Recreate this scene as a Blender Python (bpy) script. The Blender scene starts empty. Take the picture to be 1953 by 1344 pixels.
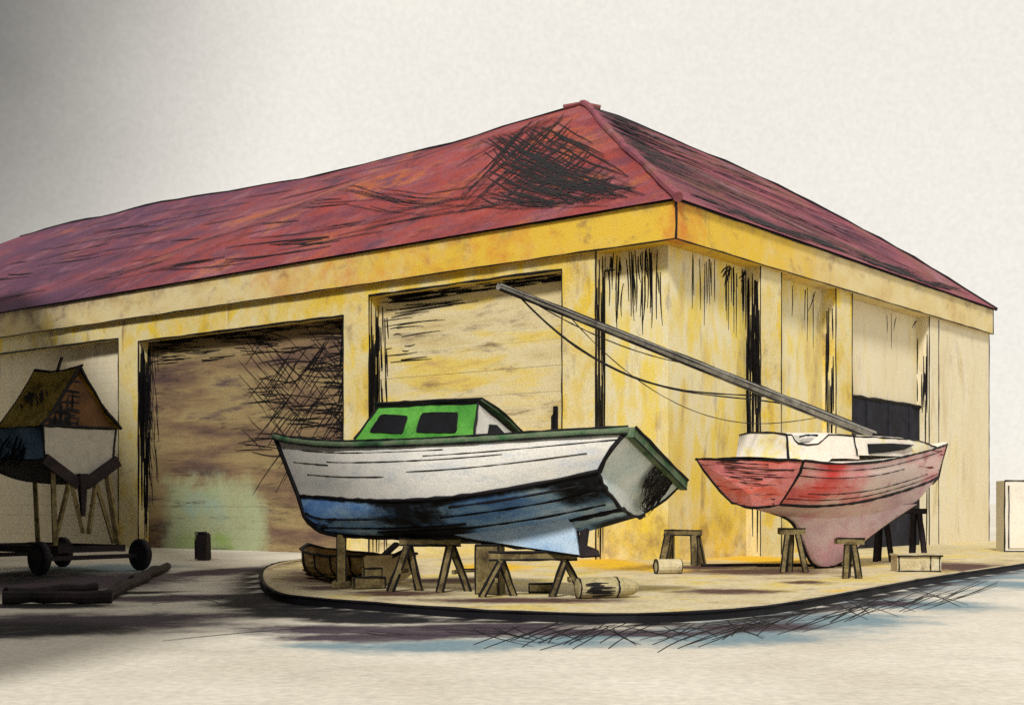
import bpy, bmesh, math, random
from mathutils import Vector, Matrix, noise as mnoise
R = math.radians
rnd = random.Random(7)
sc = bpy.context.scene
COL = sc.collection

# ------------------------------------------------------------------ camera
F, CX, HY, H = 2496.0, 976.5, 960.0, 1.6      # focal length, centre and horizon in photo pixels, eye height
cam = bpy.data.cameras.new('camera')
cam.sensor_width = 36; cam.lens = 36*F/1953; cam.shift_y = (HY-672)/1953
cam.clip_end = 9000
camo = bpy.data.objects.new('camera', cam); COL.objects.link(camo)
camo.location = (0, 0, H); camo.rotation_euler = (R(90), 0, 0)
sc.camera = camo

# ------------------------------------------------------------------ sky, sun, exposure
SUN_DIR = Vector((-0.16, -0.77, 0.74)).normalized()   # towards the sun
wd = bpy.data.worlds.new('World'); sc.world = wd; wd.use_nodes = True
nt = wd.node_tree; bg = nt.nodes['Background']; bg.inputs['Strength'].default_value = 0.1
sky = nt.nodes.new('ShaderNodeTexSky'); sky.sky_type = 'NISHITA'; sky.sun_disc = False
sky.sun_elevation = math.asin(SUN_DIR.z); sky.sun_rotation = math.atan2(SUN_DIR.x, SUN_DIR.y)
tc = nt.nodes.new('ShaderNodeTexCoord')
mp = nt.nodes.new('ShaderNodeMapping'); mp.inputs['Scale'].default_value = (1, 1, 1.6)
nz = nt.nodes.new('ShaderNodeTexNoise'); nz.inputs['Scale'].default_value = 2.6; nz.inputs['Detail'].default_value = 7; nz.inputs['Roughness'].default_value = .55
nf = nt.nodes.new('ShaderNodeTexNoise'); nf.inputs['Scale'].default_value = 260; nf.inputs['Detail'].default_value = 3
cr = nt.nodes.new('ShaderNodeValToRGB')
cr.color_ramp.elements[0].position = .25; cr.color_ramp.elements[0].color = (6.85, 6.5, 5.9, 1)
cr.color_ramp.elements[1].position = .72; cr.color_ramp.elements[1].color = (7.5, 7.05, 6.3, 1)
# sky darkened at left, added to dim that side; lighter grey at right
def sky_patch(direction, a, b):
    d = nt.nodes.new('ShaderNodeVectorMath'); d.operation = 'DOT_PRODUCT'; d.inputs[1].default_value = Vector(direction).normalized()
    nt.links.new(tc.outputs['Generated'], d.inputs[0])
    ad = nt.nodes.new('ShaderNodeMath'); ad.operation = 'MULTIPLY_ADD'; ad.inputs[1].default_value = .05; ad.inputs[2].default_value = -.025
    nt.links.new(nz.outputs['Fac'], ad.inputs[0])
    s = nt.nodes.new('ShaderNodeMath'); s.operation = 'ADD'
    nt.links.new(d.outputs['Value'], s.inputs[0]); nt.links.new(ad.outputs[0], s.inputs[1])
    m = nt.nodes.new('ShaderNodeMapRange'); m.interpolation_type = 'SMOOTHSTEP'
    m.inputs['From Min'].default_value = a; m.inputs['From Max'].default_value = b
    nt.links.new(s.outputs[0], m.inputs['Value'])
    return m.outputs['Result']
def mixw(fac, a, b, mode='MIX'):
    m = nt.nodes.new('ShaderNodeMix'); m.data_type = 'RGBA'; m.blend_type = mode
    if isinstance(fac, float): m.inputs['Factor'].default_value = fac
    else: nt.links.new(fac, m.inputs['Factor'])
    for k, v in ((6, a), (7, b)):
        if isinstance(v, tuple): m.inputs[k].default_value = v
        else: nt.links.new(v, m.inputs[k])
    return m.outputs[2]
nt.links.new(tc.outputs['Generated'], mp.inputs[0]); nt.links.new(mp.outputs[0], nz.inputs['Vector'])
nt.links.new(tc.outputs['Generated'], nf.inputs['Vector']); nt.links.new(nz.outputs['Fac'], cr.inputs[0])
c = mixw(.06, cr.outputs[0], sky.outputs[0])
c = mixw(sky_patch((-.62, .72, .40), .855, .985), c, (.5, .5, .5, 1))
c = mixw(sky_patch((.66, .70, .42), .94, 1.0), c, (3.8, 3.8, 3.8, 1))
# the sky is dimmed overhead and behind the viewer to lessen ambient light
sx = nt.nodes.new('ShaderNodeSeparateXYZ'); nt.links.new(tc.outputs['Generated'], sx.inputs[0])
for out, a, b, hi in (('Z', .42, .9, .62), ('Y', .15, -.7, .85)):
    m = nt.nodes.new('ShaderNodeMapRange'); m.interpolation_type = 'SMOOTHSTEP'
    for k, v in (('From Min', a), ('From Max', b), ('To Min', 1.0), ('To Max', hi)): m.inputs[k].default_value = v
    nt.links.new(sx.outputs[out], m.inputs['Value']); c = mixw(1.0, c, m.outputs['Result'], 'MULTIPLY')
gr = nt.nodes.new('ShaderNodeMapRange'); gr.inputs['To Min'].default_value = .90; gr.inputs['To Max'].default_value = 1.10
nt.links.new(nf.outputs['Fac'], gr.inputs['Value'])
c = mixw(1.0, c, gr.outputs['Result'], 'MULTIPLY')
nt.links.new(c, bg.inputs['Color'])
sun = bpy.data.lights.new('sun', 'SUN'); sun.energy = 2.7; sun.angle = R(9); sun.color = (1, .96, .89)
suno = bpy.data.objects.new('sun', sun); COL.objects.link(suno)
suno.rotation_euler = SUN_DIR.to_track_quat('Z', 'Y').to_euler()
vs = sc.view_settings; vs.view_transform = 'Standard'; vs.look = 'None'; vs.exposure = 0.36; vs.gamma = 1
sc.cycles.max_bounces = 6; sc.cycles.use_denoising = False

# ------------------------------------------------------------------ helpers
def ray(px, py): return Vector(((px-CX)/F, 1.0, (HY-py)/F))
def at(px, py, Y): return Vector((0, 0, H)) + ray(px, py)*Y
def gnd(px, py, z=0.0):
    Y = (z-H)*F/(HY-py); return at(px, py, Y)
def hexc(h):
    v = [int(h[i:i+2], 16)/255 for i in (0, 2, 4)]
    return tuple(((x/12.92) if x <= .04045 else ((x+.055)/1.055)**2.4) for x in v) + (1,)

def tag(o, label=None, cat=None, group=None, kind=None):
    if label: o['label'] = label
    if cat: o['category'] = cat
    if group: o['group'] = group
    if kind: o['kind'] = kind
    return o
def empty(name, loc=(0, 0, 0), rot=(0, 0, 0), label=None, cat=None, group=None):
    o = bpy.data.objects.new(name, None); COL.objects.link(o)
    o.location = loc; o.rotation_euler = rot; o.empty_display_size = .2
    return tag(o, label, cat, group)
def build(name, bm, mats, parent=None, smooth=False, recalc=True):
    if recalc: bmesh.ops.recalc_face_normals(bm, faces=bm.faces)
    me = bpy.data.meshes.new(name); bm.to_mesh(me); bm.free()
    for m in (mats if isinstance(mats, (list, tuple)) else [mats]): me.materials.append(m)
    if smooth:
        for p in me.polygons: p.use_smooth = True
    o = bpy.data.objects.new(name, me); COL.objects.link(o)
    if parent: o.parent = parent
    return o
def copy_tree(o, parent=None):
    c = o.copy(); COL.objects.link(c); c.parent = parent
    for ch in list(o.children): copy_tree(ch, c)
    return c

def box(bm, a, b, mi=0, jit=0.0):
    a, b = Vector(a), Vector(b); vs_ = []
    for i in range(8):
        v = Vector((b.x if i & 1 else a.x, b.y if i & 2 else a.y, b.z if i & 4 else a.z))
        if jit: v += Vector((rnd.uniform(-jit, jit), rnd.uniform(-jit, jit), rnd.uniform(-jit, jit)))
        vs_.append(bm.verts.new(v))
    for q in ((0, 2, 3, 1), (4, 5, 7, 6), (0, 1, 5, 4), (2, 6, 7, 3), (0, 4, 6, 2), (1, 3, 7, 5)):
        f = bm.faces.new([vs_[k] for k in q]); f.material_index = mi
def beam(bm, p, q, w, h, mi=0, up=Vector((0, 0, 1)), taper=1.0):
    p, q = Vector(p), Vector(q); d = (q-p).normalized()
    s = d.cross(up)
    if s.length < 1e-3: s = d.cross(Vector((1, 0, 0)))
    s.normalize(); t = s.cross(d).normalized(); vs_ = []
    for e, k in ((p, 1.0), (q, taper)):
        for a, b in ((-1, -1), (1, -1), (1, 1), (-1, 1)):
            vs_.append(bm.verts.new(e + s*a*w*k/2 + t*b*h*k/2))
    for qd in ((0, 1, 2, 3), (7, 6, 5, 4), (0, 4, 5, 1), (1, 5, 6, 2), (2, 6, 7, 3), (3, 7, 4, 0)):
        f = bm.faces.new([vs_[k] for k in qd]); f.material_index = mi
def tube(bm, pts, r, mi=0, n=6, wob=0.0, rvar=0.0, closed=False, r1=None):
    pts = [Vector(p) for p in pts]; rings = []; N = len(pts)
    for i, p in enumerate(pts):
        a = pts[max(i-1, 0)]; b = pts[min(i+1, N-1)]; d = (b-a)
        if d.length < 1e-6: d = Vector((0, 0, 1))
        d.normalize(); up = Vector((0, 0, 1)) if abs(d.z) < .9 else Vector((1, 0, 0))
        s = d.cross(up).normalized(); t = s.cross(d)
        rr = r if r1 is None else r + (r1-r)*i/max(N-1, 1)
        rr *= 1 + rvar*rnd.uniform(-1, 1)
        if wob: p = p + s*rnd.uniform(-wob, wob) + t*rnd.uniform(-wob, wob)
        rings.append([bm.verts.new(p + s*rr*math.cos(2*math.pi*k/n) + t*rr*math.sin(2*math.pi*k/n)) for k in range(n)])
    for i in range(N-1):
        for k in range(n):
            f = bm.faces.new((rings[i][k], rings[i][(k+1) % n], rings[i+1][(k+1) % n], rings[i+1][k])); f.material_index = mi
    for rg in (rings[0][::-1], rings[-1]):
        f = bm.faces.new(rg); f.material_index = mi
def sub(p, q, n):
    p, q = Vector(p), Vector(q); return [p.lerp(q, i/n) for i in range(n+1)]
def ink(bm, pts, r, mi=1, step=.5):
    """a thin uneven dark bead run along an edge"""
    out = []
    for p, q in zip(pts[:-1], pts[1:]):
        p, q = Vector(p), Vector(q); n = max(1, int((q-p).length/step))
        out += [p.lerp(q, i/n) for i in range(n)]
    out.append(Vector(pts[-1]))
    tube(bm, out, r, mi, 5, wob=r*.35, rvar=.35)
def ribbon(bm, p, q, nrm, w, mi=1, bend=.0, off=.006, n=5):
    """a flat tapering dark stroke lying on a surface with normal nrm"""
    p, q, nrm = Vector(p), Vector(q), Vector(nrm).normalized()
    s = nrm.cross(q-p)
    if s.length < 1e-6: return
    s.normalize(); L = []
    b = rnd.uniform(-bend, bend)
    for i in range(n+1):
        t = i/n; c_ = p.lerp(q, t) + s*b*4*t*(1-t) + nrm*off
        ww = w*(.35+.65*math.sin(math.pi*min(1, .12+t*.85)))*rnd.uniform(.8, 1.15)/2
        L.append((bm.verts.new(c_-s*ww), bm.verts.new(c_+s*ww)))
    for a, b_ in zip(L[:-1], L[1:]):
        f = bm.faces.new((a[0], a[1], b_[1], b_[0])); f.material_index = mi
        f.normal_update()
        if f.normal.dot(nrm) < 0: f.normal_flip()
def spline(pts, n):
    """even resample of a Catmull-Rom curve through pts"""
    pts = [Vector(p) for p in pts]; P = [2*pts[0]-pts[1]] + pts + [2*pts[-1]-pts[-2]]; dense = []
    for i in range(1, len(P)-2):
        for k in range(24):
            t = k/24; a, b, c_, d = P[i-1], P[i], P[i+1], P[i+2]
            dense.append(.5*((2*b)+(c_-a)*t+(2*a-5*b+4*c_-d)*t*t+(3*b-a-3*c_+d)*t**3))
    dense.append(pts[-1]); L = [0]
    for a, b in zip(dense[:-1], dense[1:]): L.append(L[-1]+(b-a).length)
    out = []; j = 0
    for k in range(n+1):
        s = L[-1]*k/n
        while j < len(L)-2 and L[j+1] < s: j += 1
        u = 0 if L[j+1] == L[j] else (s-L[j])/(L[j+1]-L[j]); out.append(dense[j].lerp(dense[j+1], min(max(u, 0), 1)))
    return out
def grid_faces(bm, rows, mi=0, flip=False):
    V = [[bm.verts.new(p) for p in r_] for r_ in rows]
    for i in range(len(V)-1):
        for k in range(len(V[0])-1):
            q = [V[i][k], V[i][k+1], V[i+1][k+1], V[i+1][k]]
            m = mi(i, k) if callable(mi) else mi
            try:
                f = bm.faces.new(q[::-1] if flip else q); f.material_index = m
            except ValueError: pass
    return V

# ------------------------------------------------------------------ materials
def pig(name, cols, scale=1.0, stretch=(1, 1, 1), dirt=None, dirt_amt=.35, dirt_scale=2.5, grain=.25, rough=.85, bump=.25,
        spread=(.3, .7), gscale=30, attr=None, spec=.25, streak=None):
    """chalky weathered paint: blotches of several tints, grains of dirt, a toothy surface"""
    m = bpy.data.materials.new(name); m.use_nodes = True; n = m.node_tree; N = n.nodes; Lk = n.links
    b = N['Principled BSDF']; b.inputs['Roughness'].default_value = rough; b.inputs['Specular IOR Level'].default_value = spec
    t = N.new('ShaderNodeTexCoord'); mp = N.new('ShaderNodeMapping'); mp.inputs['Scale'].default_value = stretch
    Lk.new(t.outputs['Object'], mp.inputs[0])
    def noi(s, det=6, ro=.62, vec=None, dist=0.0):
        x = N.new('ShaderNodeTexNoise'); x.inputs['Scale'].default_value = s; x.inputs['Detail'].default_value = det
        x.inputs['Roughness'].default_value = ro; x.inputs['Distortion'].default_value = dist
        Lk.new(vec if vec else mp.outputs[0], x.inputs['Vector']); return x.outputs['Fac']
    def mix(fac, a, b_, mode='MIX'):
        x = N.new('ShaderNodeMix'); x.data_type = 'RGBA'; x.blend_type = mode
        if isinstance(fac, (int, float)): x.inputs['Factor'].default_value = fac
        else: Lk.new(fac, x.inputs['Factor'])
        for k, v in ((6, a), (7, b_)):
            if isinstance(v, tuple): x.inputs[k].default_value = v
            else: Lk.new(v, x.inputs[k])
        return x.outputs[2]
    def rng(v, a, b_, c_=0., d=1.):
        x = N.new('ShaderNodeMapRange'); x.interpolation_type = 'SMOOTHSTEP'
        for k, q in (('From Min', a), ('From Max', b_), ('To Min', c_), ('To Max', d)): x.inputs[k].default_value = q
        Lk.new(v, x.inputs['Value']); return x.outputs['Result']
    cr = N.new('ShaderNodeValToRGB'); el = cr.color_ramp.elements
    cc = [hexc(x) if isinstance(x, str) else x for x in cols]
    while len(el) < len(cc): el.new(.5)
    for i, x in enumerate(cc):
        el[i].position = spread[0]+(spread[1]-spread[0])*i/max(len(cc)-1, 1); el[i].color = x
    Lk.new(noi(scale), cr.inputs[0]); c_ = cr.outputs[0]
    if streak:   # (colour, scale, stretch, lo, hi): long worn streaks
        mp2 = N.new('ShaderNodeMapping'); mp2.inputs['Scale'].default_value = streak[2]; Lk.new(t.outputs['Object'], mp2.inputs[0])
        c_ = mix(rng(noi(streak[1], 5, .65, mp2.outputs[0]), streak[3], streak[4]), c_, hexc(streak[0]))
    if attr:     # [(attribute, colour, noise scale)]: stains and painted shade, each with a drawn shape
        for an, colr, s_ in attr:
            a = N.new('ShaderNodeAttribute'); a.attribute_name = an
            sm = N.new('ShaderNodeMath'); sm.operation = 'ADD'; nn = N.new('ShaderNodeMath'); nn.operation = 'MULTIPLY_ADD'
            nn.inputs[1].default_value = 1.6; nn.inputs[2].default_value = -.8
            Lk.new(noi(s_, 8, .7, t.outputs['Object']), nn.inputs[0]); Lk.new(nn.outputs[0], sm.inputs[0]); Lk.new(a.outputs['Fac'], sm.inputs[1])
            gate = N.new('ShaderNodeMath'); gate.operation = 'MULTIPLY'
            Lk.new(rng(sm.outputs[0], .22, 1.02), gate.inputs[0]); Lk.new(rng(a.outputs['Fac'], .02, .3), gate.inputs[1])
            c_ = mix(gate.outputs[0], c_, hexc(colr))
    if dirt:
        d = rng(noi(dirt_scale, 8, .72, None, .4), .52, .72, 0, dirt_amt)
        c_ = mix(d, c_, hexc(dirt))
    g = noi(gscale, 3, .6, t.outputs['Object'])
    c_ = mix(rng(g, .25, .75, 0, 1), mix(1.0, c_, (1-grain, 1-grain, 1-grain, 1), 'MULTIPLY'), c_)
    Lk.new(c_, b.inputs['Base Color'])
    bp = N.new('ShaderNodeBump'); bp.inputs['Strength'].default_value = bump; bp.inputs['Distance'].default_value = .02
    Lk.new(g, bp.inputs['Height']); Lk.new(bp.outputs[0], b.inputs['Normal'])
    return m

INK = pig('black_ink', ['0c0b10', '17141a'], 3, grain=.3, rough=.7)  # also draws the hatching that stands for shade
WALL = pig('yellow_limewash', ['b99c70', 'e0c45c', 'e6d69c', 'e8dcb0', 'eed04a', 'dcbe80'], .6, (1, 1, .7), '6f545a', .62, .9, .3, attr=[('yel', 'eec832', .9)], streak=('8d7068', .5, (2.2, 2.2, .35), .60, .74))
WALLV = pig('cream_limewash_drips', ['dcc286', 'eeda8a', 'efe6c2', 'f2da6c', 'eee0aa'], .8, (1.3, 1.3, .42), '86686a', .6, 1.1, .3, attr=[('yel', 'f2d23c', .9), ('mud', '86685e', 1.4)])
WALLP = pig('pale_cream_limewash', ['d6c6a4', 'e9dcba', 'ece2c6', 'ecdca4'], .5, (1.3, 1.3, .35), '9a8580', .45, 1.0, .25)
FASC = pig('yellow_fascia_paint', ['cdb07c', 'e2cc92', 'e8d8a8', 'e4c878'], .5, (1, 1, 1.5), '7a5a56', .6, .9, .3, attr=[('yel', 'ecc648', .9), ('org', 'dc7c34', 1.3), ('mud', '6a4a56', 1.0)])
ROOF = pig('red_roof_paint', ['5a384a', '7d4450', '98443f', '8a4e5a', 'b06440', '70485a'], .34, (1, 1, 1), '35202c', .7, .7, .45, gscale=14, bump=.5, streak=('54324a', .35, (.5, .16, .5), .46, .64), attr=[('hot', 'a43c2c', .5), ('plum', '5c3a52', .4), ('fade', 'b8838c', .45)])
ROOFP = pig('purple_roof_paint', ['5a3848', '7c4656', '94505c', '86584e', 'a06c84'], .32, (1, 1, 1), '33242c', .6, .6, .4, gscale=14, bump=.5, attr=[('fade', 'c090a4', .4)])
SHUT = pig('brown_shutter', ['524040', '786050', '947c5c', 'aa966a', '6c5856'], .55, (.35, .35, 2.2), '2c2226', .75, 1.2, .35, attr=[('pale', 'b0b890', 1.0), ('blu', '9cbab4', 1.3), ('moss', '8cac50', 1.3)])
SHUTP = pig('pale_shutter', ['bba072', 'dccb98', 'e6d8ae', 'e9d070', 'c8a276'], .5, (.35, .35, 1.8), '6d544c', .75, 1.2, .3)
GREENP = pig('mossy_panel', ['86a05a', 'a9bd92', 'a8c0b4', 'c0c39a', '7aa040'], 1.2, (.5, .5, 1), '5e4a3c', .6, 2, .3)
BLACKD = pig('blue_black_door', ['16161f', '20212c', '2b2c3a'], 1.5, (1, 1, 1), '3c3d4c', .4, 3, .3)
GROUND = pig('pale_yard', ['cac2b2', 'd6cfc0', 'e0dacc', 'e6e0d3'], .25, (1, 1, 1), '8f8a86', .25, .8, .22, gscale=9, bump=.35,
             attr=[('blue', '7c939c', .9), ('mud', '463a44', 1.3), ('tar', '0f0d12', 1.2), ('moss', '93a860', 1.2)])  # on the ground mud and tar hold painted shade
PAVE = pig('ochre_pavement', ['b7a57c', 'cdbd92', 'd8cba8', 'dcc670', 'c8b494'], .5, (1, 1, 1), '705654', .6, 1.2, .3, gscale=12, bump=.4,
           attr=[('mud', '5b4038', 2.0), ('yel', 'eabc28', 1.5)])
KERB = pig('kerb_shade_black', ['0b0a0e', '121018', '2a2a30'], 1.2, (1, 1, 3), None, grain=.35, rough=.65, spread=(.35, .8))  # kerb face painted black to carry the shade below the kerb
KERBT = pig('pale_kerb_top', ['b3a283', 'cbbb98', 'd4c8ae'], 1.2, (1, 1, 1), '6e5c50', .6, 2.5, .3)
WHITE = pig('chalky_white_hull_paint', ['b9c2ca', 'd3d3cf', 'e4e1da', 'e2dfd8', 'c8d2de'], .9, (.5, 1, 1.6), '9fb0c2', .5, 2.2, .22)
BLUE = pig('blue_antifouling', ['4672bc', '6698dc', '92bcea', 'bad4ec', '5a8cd0'], 1.1, (.5, 1.2, 1.5), '141a30', .5, 1.5, .3,
           streak=('0d0f1a', .9, (.30, 1.6, 5.0), .58, .63), attr=[('tar', '07080e', 2.2), ('tar', '07080e', 5.0)])
SKIFFM = pig('worn_skiff_timber', ['8a7350', 'ab9468', 'c4b084', '9a8058'], 1.6, (1, 1, 1), '4c3a2c', .6, 2.4, .3)
SKEGM = pig('pale_blue_skeg', ['7ea6d4', 'b2cce4', 'ccdae8'], 1.2, (.6, 1, 1), '2a3552', .7, 2, .3)
GREEN = pig('green_cabin_paint', ['32742a', '4a9436', '60aa44', '3f8632'], 1.2, (1, 1, 1), '1c3a18', .6, 2.2, .3, rough=.6)
DKGREEN = pig('dark_green_rail', ['2c4030', '4a6b48', '6d7a62', '3c6a44', '222a22'], 1.6, (.7, 1, 1), '12160f', .7, 2, .3)
RED = pig('red_hull_paint', ['de6a72', 'ee9498', 'f4c0c2', 'f6dad6', 'f0aaaa', 'e6747a'], .55, (.6, 1, 1.4), '8a2a3c', .5, 1.4, .25,
          streak=('7a1f2c', 1.3, (.25, 1, 6), .60, .66), attr=[('pale', 'f2dcd6', .9), ('hot', 'e2443e', .8)])
TRANSOM = pig('dark_red_transom', ['b45c6a', 'd67880', 'e2908e', 'e8705e', 'c2707c'], .8, (1, 1, 2.5), '54202c', .6, 1.6, .3,
              streak=('4c1a24', 1.6, (1, .4, 9), .58, .64))
PINK = pig('pink_antifouling', ['ceaab8', 'e4c2ca', 'eed6d8', 'e8b6c4', 'deb6c0'], .8, (.6, 1, 1), '7a5870', .5, 1.6, .28)
CREAM = pig('cream_deck_paint', ['e2c8c0', 'ece2d4', 'eee8de', 'ecdf9a', 'e6c8c4'], 1.0, (1, 1, 1), 'b07a84', .35, 2, .22)
WOOD = pig('weathered_timber', ['453a28', '6e603e', '8c7d54', '5e5034', '7c6f48'], 2.2, (1, 1, 1), '1c1610', .9, 4.5, .45)
DARKWOOD = pig('dark_wet_timber', ['191418', '2a2226', '3c3032'], 1.5, (1, 1, 1), '0a080a', .6, 3, .4)
PALEWOOD = pig('pale_box_timber', ['b0a078', 'ccbf98', 'd8cfb4'], 1.8, (1, 1, 1), '6a5a48', .6, 3, .3)
RUBBER = pig('old_tyre_rubber', ['121114', '201e22', '2e2b2e'], 4, grain=.3)
MASTM = pig('grey_mast', ['66635e', '8c8880', 'aaa59a'], 2.5, (1, 1, 1), '1c1a1a', .7, 4, .35, rough=.55)
ROPE = pig('dark_rope', ['1b1a1c', '2e2c2c'], 5, grain=.3)
NAVY = pig('navy_hull_paint', ['3a506c', '6484a0', '8aa8bc'], 1.2, (1, 1, 1), '10141c', .9, 1.3, .3)
GREYW = pig('grey_white_paint', ['9d988c', 'b5b0a4', 'c2bcae'], 1.2, (1, 1, 1), '7c776c', .4, 2, .25)
TARP = pig('mustard_tarpaulin', ['7a6426', '9c8436', 'b09a4a', '6a5a30'], 1.4, (1, 1, 1), '2c2414', .8, 2, .3)
TARPI = pig('brown_board', ['4a3624', '6a4a2e', '7c5c3c'], 1.6, (1, 1, 1), '1c1410', .7, 2.5, .3)
CUPM = pig('pale_cupboard_paint', ['d8d0c0', 'e4dfd4', 'e9e4d8'], .8, (1, 1, 1), 'a89890', .4, 1.5, .2)
GLASS = pig('black_cabin_glass', ['0b0c10', '14151a', '1c1e26'], 2, grain=.2, rough=.6, spec=.15, bump=.05)
STEEL = pig('grey_gas_bottle', ['8f835c', 'b3a67c', 'c4ba98'], 2.5, (1, 1, 1), '3e3424', .7, 3, .3, rough=.6)

def cuts_axis(bm, step=.8, least=2.0):
    for ax in range(3):
        G = {}
        for e in bm.edges:
            d = e.verts[1].co-e.verts[0].co
            if d.length > least and abs(d[ax]) > .999*d.length: G.setdefault(round(d.length, 3), []).append(e)
        for L, es in G.items(): bmesh.ops.subdivide_edges(bm, edges=es, cuts=max(1, int(L/step)), use_grid_fill=True)
def attrs(o, **fns):
    for k, fn in fns.items():
        a = o.data.attributes.new(k, 'FLOAT', 'POINT')
        for i, v in enumerate(o.data.vertices): a.data[i].value = fn(v.co)

# ------------------------------------------------------------------ ground, kerb, pavement
KPX = [(491, 1112), (497, 1120), (536, 1147), (629, 1158), (740, 1167), (870, 1177), (1000, 1184), (1140, 1188), (1270, 1187), (1430, 1176), (1560, 1156), (1680, 1132), (1790, 1111), (1953, 1085)]
kout = [gnd(*p) for p in KPX]
kout = [Vector((-4.6, 38.5, 0)), Vector((-5.7, 34.5, 0)), Vector((-5.75, 30.5, 0))] + kout[1:] + [Vector((17.5, 38.5, 0)), Vector((24, 47, 0)), Vector((34, 62, 0))]
kc = spline(kout, 150)
kc = [Vector((p.x, p.y, 0)) for p in kc]
KT = .13
def inset(cv, d):
    out = []
    for i, p in enumerate(cv):
        t = (cv[min(i+1, len(cv)-1)]-cv[max(i-1, 0)]).normalized()
        out.append(p + Vector((-t.y, t.x, 0))*d)      # left of travel = inside of the island
    return out
kin = inset(kc, .20)
def near_kerb(x, y):
    best = 1e9; side = 0; bi = 0
    for i in range(0, len(kc)-1):
        p, q = kc[i], kc[i+1]; dx, dy = q.x-p.x, q.y-p.y; l2 = dx*dx+dy*dy
        t = max(0, min(1, ((x-p.x)*dx+(y-p.y)*dy)/l2)); ex, ey = x-p.x-t*dx, y-p.y-t*dy; d = ex*ex+ey*ey
        if d < best: best = d; bi = i; side = dx*ey-dy*ex
    return math.sqrt(best), side > 0, bi/len(kc)
def ss(a, b, x):
    t = max(0, min(1, (x-a)/(b-a))); return t*t*(3-2*t)
bm = bmesh.new()
xs = [-3000, -800, -200, -70] + [-30+.35*i for i in range(172)] + [70, 200, 800, 3000]
ys = [-300, -60, 0] + [7+.35*i for i in range(140)] + [80, 200, 800, 3500]
V = [[bm.verts.new((x, y, 0)) for x in xs] for y in ys]
for j in range(len(ys)-1):
    for i in range(len(xs)-1): bm.faces.new((V[j][i], V[j][i+1], V[j+1][i+1], V[j+1][i]))
bm.verts.index_update()
# hatch strokes drawing the kerb's shade over the yard
for a, b in (((1120, 1200), (1700, 1150)), ((1080, 1216), (1560, 1180)), ((1250, 1204), (1870, 1122)), ((310, 1222), (600, 1196)), ((310, 1132), (420, 1150)), ((290, 1152), (375, 1146))):
    ribbon(bm, gnd(*a), gnd(*b), (0, 0, 1), .035, 1, .25, n=10)
for k in range(85):
    px = rnd.uniform(900, 1800); ky = 1190 - max(0, px-1300)*.165
    y0 = ky + rnd.uniform(2, 12); L = rnd.uniform(60, 150); up = rnd.choice((1, 1, -1))
    if up > 0: a, b = (px, y0+rnd.uniform(22, 44)), (px+L, y0+rnd.uniform(-2, 8)-L*.10)
    else: a, b = (px, y0), (px+L*.8, y0+rnd.uniform(18, 34))
    ribbon(bm, gnd(*a), gnd(*b), (0, 0, 1), .022, 1, .1, n=5)
for k in range(26):
    px = rnd.uniform(500, 1000); ky = 1150+(px-500)*.07; y0 = ky+rnd.uniform(12, 46); L = rnd.uniform(60, 190)
    ribbon(bm, gnd(px, y0), gnd(px+L, y0+rnd.uniform(-3, 8)), (0, 0, 1), .03, 1, .1, n=5)
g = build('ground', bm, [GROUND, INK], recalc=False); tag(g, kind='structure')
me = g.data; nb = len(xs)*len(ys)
A = {k: me.attributes.new(k, 'FLOAT', 'POINT') for k in ('mud', 'tar', 'blue', 'moss')}  # mud and tar carry the painted shade of the kerb and dim left
def blob(x, y, cx, cy, rx, ry, rot=0.0):
    c_, s_ = math.cos(rot), math.sin(rot); dx, dy = x-cx, y-cy
    u, v = (dx*c_+dy*s_)/rx, (-dx*s_+dy*c_)/ry; return max(0, 1-math.sqrt(u*u+v*v))
def gb(px, py, rx, ry, rot=0.0):
    p = gnd(px, py); return (p.x, p.y, rx, ry*1.35, rot)
SHADE_STAIN = [gb(900, 1196, 2.6, .6, .05), gb(1120, 1206, 1.8, .5, .05), gb(1440, 1196, 1.8, .7, .4), gb(640, 1200, 2.2, .8, 0), gb(330, 1140, 2.2, 1.0, .3), gb(220, 1180, 3.2, 1.0, .3), gb(420, 1090, 1.6, 3.0, -.3), gb(60, 1190, 4, 2.0, .2), gb(150, 1110, 3.5, 5, 0), gb(700, 1215, 1.8, .6, .1), gb(1230, 1208, 1.6, .4, .1), gb(1700, 1150, .9, .7, .3), gb(1830, 1088, 1.8, 2.2, 0), gb(860, 1205, 2.0, .7, 0)]  # dark patches: kerb shade and the dim left painted into the ground
MOS = [gb(440, 1020, 3.2, 6), gb(400, 1030, 2, 5)]
SHADE_BLACK = [gb(520, 1150, 1.7, 1.5, .2), gb(640, 1172, 2.2, .8, -.1), gb(500, 1140, 1.3, 1.5, .3), gb(560, 1165, 1.8, .8, -.3), gb(720, 1182, 2.0, .65, -.1), gb(250, 1130, 1.6, .5, .5), gb(90, 1155, 2.2, .6, 0), gb(30, 1100, 2.0, 4.5, 0), gb(20, 1200, 2.4, 1.2, 0)]  # black patches: shade at the kerb and far left painted in
BLU = [gb(1400, 1215, 3, 1.2, .3), gb(1000, 1225, 3, .8, .1), gb(1600, 1180, 2.4, 1.5, .6), gb(1500, 1192, 2.6, 1.5, .6), gb(1720, 1150, 2.2, 2.2, .6), gb(1860, 1110, 2.0, 4, .5), gb(1150, 1212, 2.4, .8, 0), gb(820, 1235, 2.0, .7, .1), gb(180, 1085, 3.5, 4, 0), gb(620, 1230, 1.2, .5, 0), gb(1330, 1205, 2.0, .9, .2), gb(400, 1000, 3, 20, 0)]
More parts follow.
